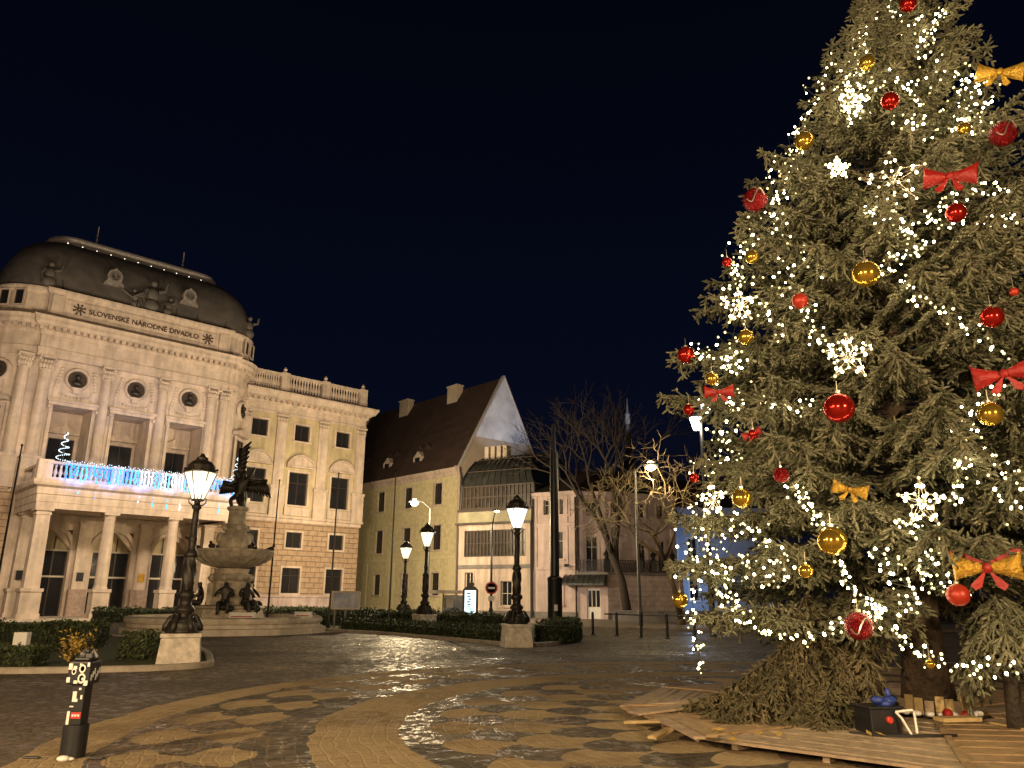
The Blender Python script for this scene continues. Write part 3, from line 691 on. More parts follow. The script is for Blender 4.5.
for x in (-.6, 5.2):        # oval dormers
    mb = T(); y = D0+.25
    mb.slab([(x-.75,24.75),(x+.75,24.75),(x+.7,24.95),(x+.5,25.15),(x+.56,25.6),(x+.42,25.95),(x+.15,26.1),(x,26.25),(x-.15,26.1),(x-.42,25.95),(x-.56,25.6),(x-.5,25.15),(x-.7,24.95)], y-.25, y+1.8)
    d = mb.build('dormer', 'dullzinc', dome)
    MB(TX @ Matrix.Translation((x, y-.26, 25.5)) @ Matrix.Rotation(R(90),4,'X')).lathe([(.38,0),(.38,.06),(.30,.06),(.3,.0)], (0,0,0), 18).build('oculus', 'greystone', d)
mb = T(); x = 2.3           # the dark sculpture group in the middle of the roof and two at its corners
def figure(mb, x, y, z, h, lean=0):
    mb.ball((x,y,z+h*.2), h*.22, 8, 6, 1.1, .8, 1.0); mb.ball((x+lean*.1,y,z+h*.52), h*.17, 8, 6, 1, .75, 1.3); mb.ball((x+lean*.2,y-.03,z+h*.86), h*.1, 8, 6)
    mb.tube([(x+lean*.1-h*.15,y,z+h*.65),(x-h*.28,y-.1,z+h*.45),(x-h*.2,y-.2,z+h*.25)], [h*.06,h*.05,h*.04], 6); mb.tube([(x+lean*.1+h*.15,y,z+h*.65),(x+h*.32,y-.1,z+h*.7),(x+h*.36,y-.1,z+h*.95)], [h*.06,h*.05,h*.035], 6)
figure(mb, x, D0+.1, 23.3, 2.9); figure(mb, x-1.2, D0-.05, 23.3, 1.7, -1); figure(mb, x+1.2, D0-.05, 23.3, 1.7, 1)
mb.tube([(x-2.4,D0-.2,24.6),(x-1.6,D0-.3,24.1),(x-.8,D0-.2,24.7)], .1, 6)
mb.build('sculpture_group', 'roof', dome, smooth=True)
for x, y in ((UL-.3, D0-.05), (UR+2.0, D0+.75)):
    mb = T(); figure(mb, x, y, 23.35, 2.1); mb.build('corner_statue', 'roof', dome, smooth=True)
for x in (-4.0, 1.2, 3.2, 4.2, 5.9, 8.3):
    mb = T(); mb.tube([(x,D0-.2,23.4),(x-.3,D0-1.1,23.75)], .035, 5); mb.ball((x+.02,D0-.1,23.5), .08, 6, 5); mb.build('lamp_arm', 'iron', att)
# wings
for side in (1, -1):
    if side == 1: u0, u1 = 11.6, 24.3
    else: u0, u1 = -24.0, -7.5
    cen = [13.45, 17.6, 21.9] if side == 1 else [-9.2, -13.4, -17.6]
    H3 = []
    for c in cen: H3 += [(c-.75,c+.75,15.35,16.85),(c-.95,c+.95,9.5,12.45)]
    mb = T(); wall_holes(mb, u0, u1, 8.1, 18.4, DW, H3, .35)
    mb.box(u0, DW+.5, 0, u1-.02, 24, 18.4)
    if side == 1: mb.quad((u1,DW,0),(u1,24,0),(u1,24,18.4),(u1,DW,18.4))
    mb.build('wing_wall', 'cream2', th)
    H1 = []
    for c in cen: H1 += [(c-.75,c+.75,5.75,7.1),(c-.85,c+.85,1.85,4.0)]
    mb = T(); wall_holes(mb, u0, u1, 1.6, 8.1, DW, H1, .35); mb.build('rusticated_wall', 'rustic', th)
    mb = T(); mb.sweep([(u0,DW),(u1,DW),(u1,24)], [(-.3,0),(.12,0),(.12,.75),(.06,.8),(.06,1.45),(.14,1.5),(.14,1.68),(-.3,1.7)]); mb.build('wing_plinth', 'pink', th)
    mb = T(); mb.sweep([(u0,DW),(u1,DW),(u1,24)], [(-.3,7.95),(.1,7.95),(.1,8.2),(.26,8.3),(.26,8.45),(-.3,8.5)]); mb.build('ledge', 'cream', th)
    mb = T(); mb.sweep([(u0,DW),(u1,DW),(u1,24)], [(-.3,17.5),(.1,17.5),(.1,17.75),(.05,17.8),(.05,18.35),(.2,18.45),(.25,18.7),(.7,18.9),(.8,19.1),(.95,19.35),(.95,19.5),(-.3,19.6)])
    co_ = mb.build('wing_cornice', 'cream', th)
    mb = T()
    k = 0
    while u0+.3+.55*k < u1: x = u0+.3+.55*k; mb.box(x-.11,DW-.62,18.55,x+.11,DW-.1,18.84); k += 1
    mb.build('dentils', 'cream', co_)
    mb = T(); mb.sweep([(u0,DW+.15),(u1-.1,DW+.15),(u1-.1,24)], [(-.3,19.5),(.1,19.5),(.1,19.9),(-.3,19.9)]); mb.sweep([(u0,DW+.15),(u1-.1,DW+.15),(u1-.1,24)], [(-.35,21.2),(.15,21.2),(.15,21.45),(-.35,21.45)])
    peds = [u0+.4]+[ (cen[i]+cen[i+1])/2 for i in (0,1)]+[u1-.35] if side == 1 else [u0+.4,-15.5,-11.3,u1-.4]
    for x in peds: mb.box(x-.4,DW-.05,19.5,x+.4,DW+.6,21.55)
    mb.box(u0, DW+.3, 19.5, u1-.2, DW+.42, 20.0)
    bl = mb.build('roof_balustrade', 'cream', th)
    for a, b in zip(peds, peds[1:]):
        for i in range(11): x = a+.5+(b-a-1)*(i+.5)/11; T().lathe([(.13,0),(.07,.12),(.16,.45),(.07,.95),(.12,1.3)], (x,DW+.25,19.9), 7).build('baluster', 'cream', bl, smooth=True)
    for x in peds[1:]: T().lathe([(.2,0),(.24,.08),(.12,.18),(.2,.35),(.08,.5),(.02,.6)], (x,DW+.25,21.55), 8).build('finial', 'cream', bl, smooth=True)
    for c in cen:
        window(th, TX, c, 15.35, 1.5, 1.5, DW, sur=.16, cols=2, rows=1, sm='cream')
        wn = window(th, TX, c, 9.5, 1.9, 2.95, DW, sur=.2, cols=2, rows=1, transom=.68, sm='cream')
        mb = T(); mb.box(c-1.35, DW-.4, 12.85, c+1.35, DW+.03, 13.0)
        pts = [(c-1.35,13.0)]+[(c+1.35*math.sin(R(-68+136*i/12))/math.sin(R(68)), 13.0+.9*(math.cos(R(-68+136*i/12))-math.cos(R(68)))/(1-math.cos(R(68)))) for i in range(13)]+[(c+1.35,13.0)]
        mb.slab(pts[1:-1], DW-.22, DW+.03)
        arcp = pts[1:-1]
        for q in range(len(arcp)-1):
            a, b = arcp[q], arcp[q+1]; mb.slab([a, b, (b[0], b[1]+.17), (a[0], a[1]+.17)], DW-.42, DW-.001)
        mb.build('window_pediment', 'cream', th)
        T().box(c-1.25, DW-.2, 8.55, c+1.25, DW+.02, 9.3).build('sill_panel', 'cream', th)
        window(th, TX, c, 5.75, 1.5, 1.35, DW, sur=.17, cols=2, rows=1, sm='cream', sill=False)
        window(th, TX, c, 1.85, 1.7, 2.15, DW, sur=.17, cols=2, rows=1, transom=.7, sm='cream', sill=False)
    for x in ([u0+.45, 15.5, 19.75, u1-.5] if side == 1 else [u0+.5,-15.5,-11.3,u1-.4]):
        mb = T(); mb.box(x-.62,DW-.3,8.45,x+.62,DW+.03,11.0); mb.box(x-.7,DW-.36,10.9,x+.7,DW+.03,11.12); mb.box(x-.48,DW-.2,11.12,x+.48,DW+.03,16.9)
        mb.box(x-.5,DW-.24,16.75,x+.5,DW+.03,16.9); mb.box(x-.58,DW-.34,17.35,x+.58,DW+.03,17.52)
        for k in range(4): mb.ball((x-.4+.27*k, DW-.2, 17.12), .14, 6, 5, 1, .8, 1.4)
        mb.build('pilaster', 'cream', th)

# ------------------------------------------------------------------ the yellow house with the steep roof (its long side faces the theatre)
U_ = Vector((math.cos(TA), math.sin(TA))); B_ = Vector((-U_.y, U_.x))
YC = Vector((-5.16, 74.0)); LONG = 34.0; GW = 11.3; EZ = 13.75; AZ = 23.9
yh = thing('yellow_house', 'long yellow three storey house with steep dark roof and pointed gable', 'house', (YC.x, YC.y, 0), TA)
YX = Matrix.Translation((YC.x, YC.y, 0)) @ Matrix.Rotation(TA, 4, 'Z')     # x along the gable end, y along the long side (away)
# long-side frame: x from the far end towards the corner
lo = YC + B_*LONG; LX = frame((lo.x, lo.y, 0), (-B_.x, -B_.y))
rows = [(10.42, 2.1, 1.35), (6.05, 2.35, 1.35), (1.8, 2.05, 1.2)]
ss = [3.05 + 5.0*i for i in range(6)]
holes = [(LONG-s-w/2, LONG-s+w/2, z, z+h) for s in ss for z, h, w in rows]
mb = MB(LX); wall_holes(mb, 0, LONG, 0, EZ, 0, holes, .3); mb.box(.05, .5, 0, LONG-.03, GW-.2, EZ-.2); mb.build('wall', 'yellow', yh)
for s in ss:
    for z, h, w in rows: window(yh, LX, LONG-s, z, w, h, 0, sur=.13, cols=2, rows=2, sm='annex', fm='woodframe', gm='glass', out=.05)
mb = MB(LX)
mb.box(0, -.06, 5.15, LONG, .02, 5.42); mb.build('string_course', 'yellowband', yh); mb = MB(LX)
for s in [0.55]+[5.5+5.0*i for i in range(6)]:
    mb = MB(LX); mb.box(LONG-s-.55, -.025, .38, LONG-s+.55, .02, 5.1)
    for j in range(10): mb.box(LONG-s-.55, -.05, .4+.47*j, LONG-s+.55, -.02, .4+.47*j+.40)
    mb.build('quoin_band', 'yellowband', yh)
mb = MB(LX); mb.sweep([(0,0),(LONG+.02,0)], [(-.2,13.05),(.06,13.05),(.1,13.35),(.3,13.5),(.42,13.75),(.42,13.9),(-.2,13.9)]); mb.build('eave_cornice', 'annex', yh)
def yp(x, y, z): return (x, y, z)
mb = MB(YX); e = .55      # roof solid, ridge along y
mb.add([(-e,.06,EZ+.02),(GW/2,.06,AZ),(GW+e,.06,EZ+.02),(-e,LONG,EZ+.02),(GW/2,LONG,AZ),(GW+e,LONG,EZ+.02)], [(0,1,2),(5,4,3),(0,3,4,1),(1,4,5,2),(0,2,5,3)])
rf = mb.build('roof', 'tileroof', yh)
mb = MB(YX)
mb.slab([(0,0),(GW,0),(GW,EZ),(GW+.1,EZ+.0),(0,EZ)], -.3, .05)
gz = 17.1; fx = (gz-EZ)/(AZ+.15-EZ)*(GW/2)
mb.slab([(-.1,EZ),(GW+.1,EZ),(GW-fx,gz),(fx,gz)], -.3, .05)
mb.box(7.6,-.36,14.6,8.5,-.28,16.2)
mb.build('gable_wall', 'gable', yh)
MB(YX).slab([(fx+.0,gz),(GW-fx,gz),(GW/2,AZ+.15)], -.3, .05).build('gable_top', 'gablelit', yh)
mb = MB(YX); mb.bar((-.1,-.14,EZ), (GW/2,-.14,AZ+.2), .45, .1); mb.bar((GW+.1,-.14,EZ), (GW/2,-.14,AZ+.2), .45, .1); mb.build('gable_coping', 'zinc', yh)
for s, zb in ((6.3, 21.9), (15.5, 22.0), (24.5,22.0)):
    mb = MB(YX); mb.box(GW/2-1.0, s, AZ-1.6, GW/2-.15, s+1.7, AZ+.25); mb.box(GW/2-1.08, s-.08, AZ+.25, GW/2-.07, s+1.78, AZ+.42); mb.build('chimney', 'gable', rf)
slope = (AZ-EZ)/(GW/2+e)
for s in (7.2, 12.8, 18.6, 24.4):
    mb = MB(LX); u = LONG-s; 
    mb.slab([(u-.75,14.6),(u+.75,14.6),(u+.75,15.7),(u,16.35),(u-.75,15.7)], .35, 2.2)
    d = mb.build('dormer', 'annex', rf)
    mb = MB(LX); mb.bar((u-.95,1.2,15.6),(u,1.2,16.45),.12,2.0); mb.bar((u+.95,1.2,15.6),(u,1.2,16.45),.12,2.0); mb.build('dormer_roof', 'tileroof', d)
    MB(LX).box(u-.38,.32,14.75,u+.38,.345,15.65).build('dormer_window', 'glass', d)
mb = MB(YX); mb.tube([(-.12,-.45,13.7),(-.12,-.5,13.3),(.1,-.42,12.9),(.1,-.42,.1)], .09, 6); mb.build('drainpipe', 'woodframe', yh)

# ------------------------------------------------------------------ glazed annex
AO = Vector((-4.55, 65.9)); AD = Vector((.88, -.47)).normalized(); AW = 7.05
an = thing('annex_house', 'low annex with dark curved glazed roof and two bands of louvred windows', 'house', (AO.x, AO.y, 0), math.atan2(AD.y, AD.x))
AX = frame((AO.x, AO.y, 0), (AD.x, AD.y))
def onA(px, py):
    d = ray(px, py); n = Vector((-AD.y, AD.x)); t = (AO.x*n.x+AO.y*n.y)/(d.x*n.x+d.y*n.y); p = d*t
    return (p.x-AO.x)*AD.x+(p.y-AO.y)*AD.y, CAM_H+p.z
mb = MB(AX)
gh = [(.9,1.7,1.1,3.6),(4.3,5.3,1.0,2.9)]
h2 = [(.75,AW-.55,4.85,7.0)]
wall_holes(mb, .2, AW, 0.6, 8.6, 0, gh+h2, .3); mb.box(.25,.4,0,AW-.03,9.5,8.5); mb.quad((AW,0,0),(AW,9.5,0),(AW,9.5,8.6),(AW,0,8.6)); mb.quad((.2,9.5,0),(.2,0,0),(.2,0,8.6),(.2,9.5,8.6))
mb.build('wall', 'annex', an)
mb = MB(AX); mb.box(.15,-.1,0,AW+.05,.05,.62); mb.build('plinth', 'greystone', an); MB(AX).box(.2,-.08,3.9,AW,.02,4.2).build('grey_band', 'greystone', an)
MB(AX).box(0,-.35,7.45,AW+.1,.3,7.62).build('gutter', 'woodframe', an); MB(AX).box(0.1,-.2,8.55,AW+.05,.3,8.72).build('ledge', 'woodframe', an)
MB(AX).box(.2,-.12,7.64,AW,.05,8.5).build('lit_band', mat('greenish_plaster', (.30,.28,.18), .8, var=.35, scale=1.5), an)
def louvre(u0, u1, z0, z1, y, n, name='window'):
    mb = MB(AX)
    mb.box(u0,y-.06,z0,u1,y+.04,z0+.1); mb.box(u0,y-.06,z1-.1,u1,y+.04,z1); mb.box(u0,y-.05,(z0+z1)/2-.05,u1,y+.03,(z0+z1)/2+.05)
    for i in range(n+1): x = u0+(u1-u0)*i/n; mb.box(x-.05,y-.04,z0+.1,x+.05,y+.05,z1-.1)
    o = mb.build(name, 'woodframe', an); 
    o2 = MB(AX).box(u0+.02,y+.06,z0+.05,u1-.02,y+.1,z1-.05).build('pane', 'annexpane', o); return o
M['annexpane'] = mat('dim_curtained_glass', (.06,.045,.025), .3, scale=1.6, col2=(.008,.007,.006))
louvre(.75, AW-.55, 4.85, 7.0, .05, 18)
louvre(.55, AW+.2, 8.75, 10.7, .0, 18)
for a,b,c,d in gh: window(an, AX, (a+b)/2, c, b-a, d-c, 0, sur=.12, cols=2, rows=2, sm='annex', fm='whiteframe')
# curved glazed roof above the upper window band
prof = [(0.0,10.72),(.35,11.35),(.9,12.05),(1.7,12.75),(2.7,13.35),(3.9,13.8),(6,14.1),(9.4,14.2)]
mb = MB(AX); n = len(prof); vs = [(x-(z-10.72)*(.55 if x > 1 else 0),y,z) for x in (.4,AW+.25) for y,z in prof]
fs = [(i, n+i, n+i+1, i+1) for i in range(n-1)]; mb.add(vs, fs)
mb.add([(.4,y,z) for y,z in prof]+[(.4,9.4,10.7)], [tuple(range(n+1))[::-1]]); mb.add([(AW+.25-(z-10.72)*.55,y,z) for y,z in prof]+[(AW+.25,9.4,10.7)], [tuple(range(n+1))])
mb.quad((.4,.2,8.6),(AW+.25,.2,8.6),(AW+.25,.2,10.8),(.4,.2,10.8)); mb.box(.42,.25,8.55,AW+.2,9.3,10.68)
rf2 = mb.build('glazed_roof', 'annexroof', an, smooth=True)
mb = MB(AX)
for i in range(12): mb.tube([(.4+.62*i*(1-(z-10.72)*.55/(AW-.15)),y-.02,z+.03) for y,z in prof], .04, 4)
for j in (2,4): mb.bar((.4,prof[j][0]-.02,prof[j][1]+.03),(AW+.25-(prof[j][1]-10.72)*.55,prof[j][0]-.02,prof[j][1]+.03),.08,.06)
mb.build('glazing_bars', 'woodframe', rf2)
mb = MB(AX); mb.tube([(.32,-.05,8.7),(.34,.1,10.9),(.34,.5,11.6),(.34,1.3,12.45),(.34,2.3,13.2)], .12, 6); mb.build('roof_edge', 'iron', rf2)
mb = MB(AX)
for k in range(4): mb.box(.6+.62*k, 3.4, 13.3, 1.0+.62*k, 4.2, 14.75)
mb.build('roof_clerestory', 'gable', rf2)
for x in (.18, AW+.02):
    MB(AX).tube([(x,-.3,7.6),(x,-.18,7.2),(x,-.12,.1)], .07, 6).build('drainpipe', 'woodframe', an)

# ------------------------------------------------------------------ pinkish corner house
P0 = AO + AD*(AW+.1); P1 = Vector((5.15,60.75)); P2 = Vector((7.35,60.0)); P3 = Vector((13.6,62.4)); P4 = Vector((14.5,76)); P5 = Vector((2.5,76))
pk = thing('pink_house', 'pinkish two storey corner house with awning over white door and iron balcony', 'house', (P1.x, P1.y, 0))
mbw = MB(); mbr = MB()
fA = frame((P0.x,P0.y,0), P1-P0); LA = (P1-P0).length
fB = frame((P1.x,P1.y,0), P2-P1); LB = (P2-P1).length
fC = frame((P2.x,P2.y,0), P3-P2); LC = (P3-P2).length
HZ = 9.6
hA = [(1.7,2.55,1.15,2.75),(1.7,2.65,4.55,6.7),(1.0,1.75,8.0,9.2),(2.4,3.15,8.0,9.2)]
mb = MB(fA); wall_holes(mb, 0, LA, 0, HZ, 0, hA, .3); q = mb
mb.build('wall', 'pink', pk)
for a,b,c,d in hA: window(pk, fA, (a+b)/2, c, b-a, d-c, 0, sur=.14, cols=2, rows=2, sm='pink', fm='whiteframe', out=.09, transom=.65)
mb = MB(fB); wall_holes(mb, 0, LB, 0, 3.35, 0, [(.7,1.75,.15,2.35)], .25); mb.build('door_wall', 'pink', pk)
mb = MB(fB); mb.box(.7,.12,.15,1.75,.2,2.35)
d = mb.build('door', 'white', pk)
mb = MB(fB)
for x in (.78,1.1,1.42): mb.box(x,.095,1.0,x+.25,.125,2.2)
mb.build('door_pane', 'glass', d); MB(fB).box(1.2,.04,1.0,1.26,.125,1.1).build('handle', 'goldball', d)
mb = MB(fB)       # barrel awning on the door
for i in range(8):
    a0, a1 = R(90*i/8), R(90*(i+1)/8)
    mb.add([(-.9,-1.3*math.sin(a0),2.55+.8*math.cos(a0)),(2.3,-1.3*math.sin(a0),2.55+.8*math.cos(a0)),(2.3,-1.3*math.sin(a1),2.55+.8*math.cos(a1)),(-.9,-1.3*math.sin(a1),2.55+.8*math.cos(a1))], [(0,1,2,3)])
for x in (-.9,2.3): mb.slab([(x,0)], 0, 0) if False else mb.add([(x,0,2.55)]+[(x,-1.3*math.sin(R(90*i/8)),2.55+.8*math.cos(R(90*i/8))) for i in range(9)], [tuple(range(10))])
for k in range(9): mb.tube([(-.9+.4*k,-1.31*math.sin(R(90*i/8)),2.56+.81*math.cos(R(90*i/8))) for i in range(9)], .025, 4)
mb.build('awning', 'annexroof', pk)
mb = MB(fC); mb.quad((0,0,0),(LC,0,0),(LC,0,3.35),(0,0,3.35)); mb.box(.02,.05,0,LC-.02,3,3.3); mb.build('banded_wall', 'pinkrust', pk)
mb = MB(fC); mb.box(-.05,-.08,0,LC+.05,.04,.6); mb.build('plinth', 'greystone', pk)
MB(fA).box(0,-.07,0,LA,.03,.6).build('plinth', 'greystone', pk)
for z0_, z1_, nm in ((3.75,3.95,'string_course'),(7.1,7.3,'string_course'),(HZ-.1,HZ+.2,'cornice')): MB(fA).box(0,-.2 if nm == 'cornice' else -.11,z0_,LA+(.2 if nm == 'cornice' else 0),.05,z1_).build(nm, 'pink', pk)
for u0_, u1_ in ((0,.4),(LA-.5,LA-.02),(LA-1.15,LA-.75)): MB(fA).box(u0_,-.08,4.0,u1_,.03,7.05).build('pilaster', 'pink', pk); MB(fA).box(u0_+.004,-.076,7.35,u1_-.004,.03,HZ-.12).build('pilaster', 'pink', pk)
# upper storey behind the balcony
q1 = P1 + (P2-P1).normalized()*.05 + Vector((.1,.5)); q2 = P2 + Vector((.1,1.3)); q3 = P3 + Vector((-.2,1.2))
for fa, fb, hs in ((q1,q2,[(.6,1.5,3.6,6.3)]), (q2,q3,[(.5,1.3,3.6,6.3),(2.9,3.6,3.9,6.1),(4.7,5.4,3.9,6.1)])):
    fr = frame((fa.x,fa.y,0), fb-fa); Lx = (fb-fa).length
    mb = MB(fr); wall_holes(mb, 0, Lx, 3.3, HZ, 0, hs+[(h[0],h[1],7.9,9.0) for h in hs], .3); mb.build('upper_wall', 'pink', pk)
    for h in hs:
        window(pk, fr, (h[0]+h[1])/2, h[2], h[1]-h[0], h[3]-h[2], 0, sur=.15, cols=2, rows=2, sm='pink', fm='whiteframe', out=.09, transom=.7)
        window(pk, fr, (h[0]+h[1])/2, 7.9, h[1]-h[0], 1.1, 0, sur=.12, cols=2, rows=1, sm='pink', fm='whiteframe')
    MB(fr).box(-.05,-.22,HZ-.1,Lx+.1,.05,HZ+.2).build('cornice', 'pink', pk); MB(fr).box(0,-.1,7.1,Lx,.03,7.32).build('string_course', 'pink', pk)
    for x in (.02, Lx-.45): MB(fr).box(x,-.095,3.6,x+.42,.03,7.09).build('pilaster', 'pink', pk)
body = [(P0.x,P0.y+.45),(P1.x-.1,P1.y+.75),(q2.x,q2.y+.45),(q3.x-.1,q3.y+.45),(P4.x,P4.y),(P5.x,P5.y)]
MB().prism(ccw(body), 3.3, HZ).build('rear_wall', 'pink', pk)
cen = Vector((8.2,68.5)); rb = [(P0.x-.2,P0.y-.2),(P1.x-.2,P1.y-.2),(q2.x,q2.y-.35),(q3.x+.2,q3.y-.2),(P4.x,P4.y),(P5.x,P5.y)]
mb = MB(); nb = len(rb)
tp = [(cen.x+(x-cen.x)*.35, cen.y+(y-cen.y)*.35) for x,y in rb]
mb.add([(x,y,HZ+.2) for x,y in rb]+[(x,y,HZ+2.6) for x,y in tp], [(i,(i+1)%nb,nb+(i+1)%nb,nb+i) for i in range(nb)]+[tuple(range(nb,2*nb)), tuple(range(nb-1,-1,-1))])
mb.build('roof', 'tileroof', pk)
slab = [(P1.x-.15,P1.y-.2),(P2.x,P2.y-.25),(P3.x+.1,P3.y-.15),(P3.x,P3.y+1.4),(P2.x,P2.y+1.5),(P1.x,P1.y+.8)]
bs = MB().prism(ccw(slab), 3.36, 3.55).build('balcony_floor', 'greystone', pk)
mb = MB()
for a, b in ((P1,P2),(P2,P3)):
    Lx = (b-a).length; n = int(Lx/.22)
    for z in (3.62,4.45): mb.bar((a.x,a.y-.08,z),(b.x,b.y-.08,z),.05)
    for i in range(n+1):
        p = a+(b-a)*i/n; q = a+(b-a)*min(n,i+1)/n
        mb.bar((p.x,p.y-.08,3.6),(p.x,p.y-.08,4.45),.03)
        if i < n: mb.bar((p.x,p.y-.08,3.65),(q.x,q.y-.08,4.4),.025); mb.bar((p.x,p.y-.08,4.4),(q.x,q.y-.08,3.65),.025)
mb.build('balcony_railing', 'iron', bs)
for k, (a, b, t) in enumerate(((P1,P2,.98),(P2,P3,.42),(P2,P3,.6),(P2,P3,.86))):
    p = a+(b-a)*t; mb = MB(); mb.box(p.x-.22,p.y-.3,3.56,p.x+.22,p.y+.14,4.5); mb.lathe([(.2,0),(.12,.12),(.24,.4),(.1,.6),(.03,1.0)], (p.x,p.y-.1,4.5), 8)
    mb.build('balcony_pier', 'iron', bs)
for u_ in (LA-.06,.1): MB(fA).tube([(u_,-.18,9.3),(u_,-.18,.2)], .06, 6).build('drainpipe', 'iron', pk)
for p in ((P1.x-.9,P1.y+.2,3.95),(P1.x-1.7,P1.y+.65,3.95)):
    mb = MB(); mb.box(p[0]-.12,p[1]-.35,p[2],p[0]+.12,p[1]+.1,p[2]+.2); mb.build('wall_lamp', 'iron', pk)

# low wall with the tree pit in front of the pink house
o = MB().sweep([(7.1,55.6),(9,55.1),(20,54.6)], [(-.2,.1),(.2,.1),(.2,.72),(.26,.74),(.26,.84),(-.26,.84),(-.26,.74),(-.2,.72)]).build('low_wall', 'greystone'); tag(o, 'low grey stone wall in front of the pink house, below the bare tree', 'wall')

# pale blue-lit house beyond
bh = thing('blue_lit_house', 'pale house bathed in blue light, seen between the pink house and the decorated spruce', 'house', (18.5, 78, 0))
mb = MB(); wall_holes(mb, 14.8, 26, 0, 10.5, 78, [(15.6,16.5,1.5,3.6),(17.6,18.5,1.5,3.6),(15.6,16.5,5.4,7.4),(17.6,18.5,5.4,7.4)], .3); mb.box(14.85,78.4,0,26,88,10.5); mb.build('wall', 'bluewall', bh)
for u in (16.05,18.05):
    for z in (1.5,5.4): window(bh, Matrix.Translation((0,78,0)), u, z, .9, 2.05, 0, sur=.12, sm='white', fm='whiteframe')
mb = MB(); mb.add([(14.4,77.6,10.5),(26,77.6,10.5),(26,83,14),(14.4,83,14),(14.4,88.4,10.5),(26,88.4,10.5)], [(0,1,2,3),(3,2,5,4),(0,3,4),(1,5,2),(0,4,5,1)]); mb.build('roof', 'tileroof', bh)
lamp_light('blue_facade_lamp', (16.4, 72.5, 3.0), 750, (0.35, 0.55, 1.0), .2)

# church tower far behind
p = at(631, 520, 190); cx, cy = p.x, p.y
tw = thing('church_tower', 'distant dark church tower with slender spire and lit lantern behind bare trees', 'tower', (cx, cy, 0))
zt = at(629, 398, 190).z; zm = at(629, 424, 190).z
mb = MB(); mb.box(cx-3.2,cy-3.2,0,cx+3.2,cy+3.2,zm-16); mb.build('shaft', 'greystone', tw)
mb = MB(); mb.lathe([(4.4,zm-16),(3.6,zm-13),(1.0,zm-9),(.8,zm-4),(.5,zm)], (cx,cy,0), 8, R(22)); mb.build('spire', 'roof', tw)
mb = MB(); mb.lathe([(.75,zm),(.6,zm+2.2),(.8,zm+2.4),(.3,zm+3.2),(.15,zt-1),(.04,zt)], (cx,cy,0), 8); mb.build('lantern', 'zinc', tw, smooth=True)
lamp_light('tower_lamp', (cx-2, cy-9, zm-3), 2600, (.75,.85,1.0), .3, 60, (cx, cy, zm+3))
# cold lamp on the annex roof that lights the top of the gable
gp = YX @ Vector((GW/2+.5, -8.5, 16.2))
ga = YX @ Vector((GW/2, 0, 20.6))
lamp_light('gable_floodlight', gp, 900, (0.62, 0.72, 1.0), .15, 70, ga, .35)

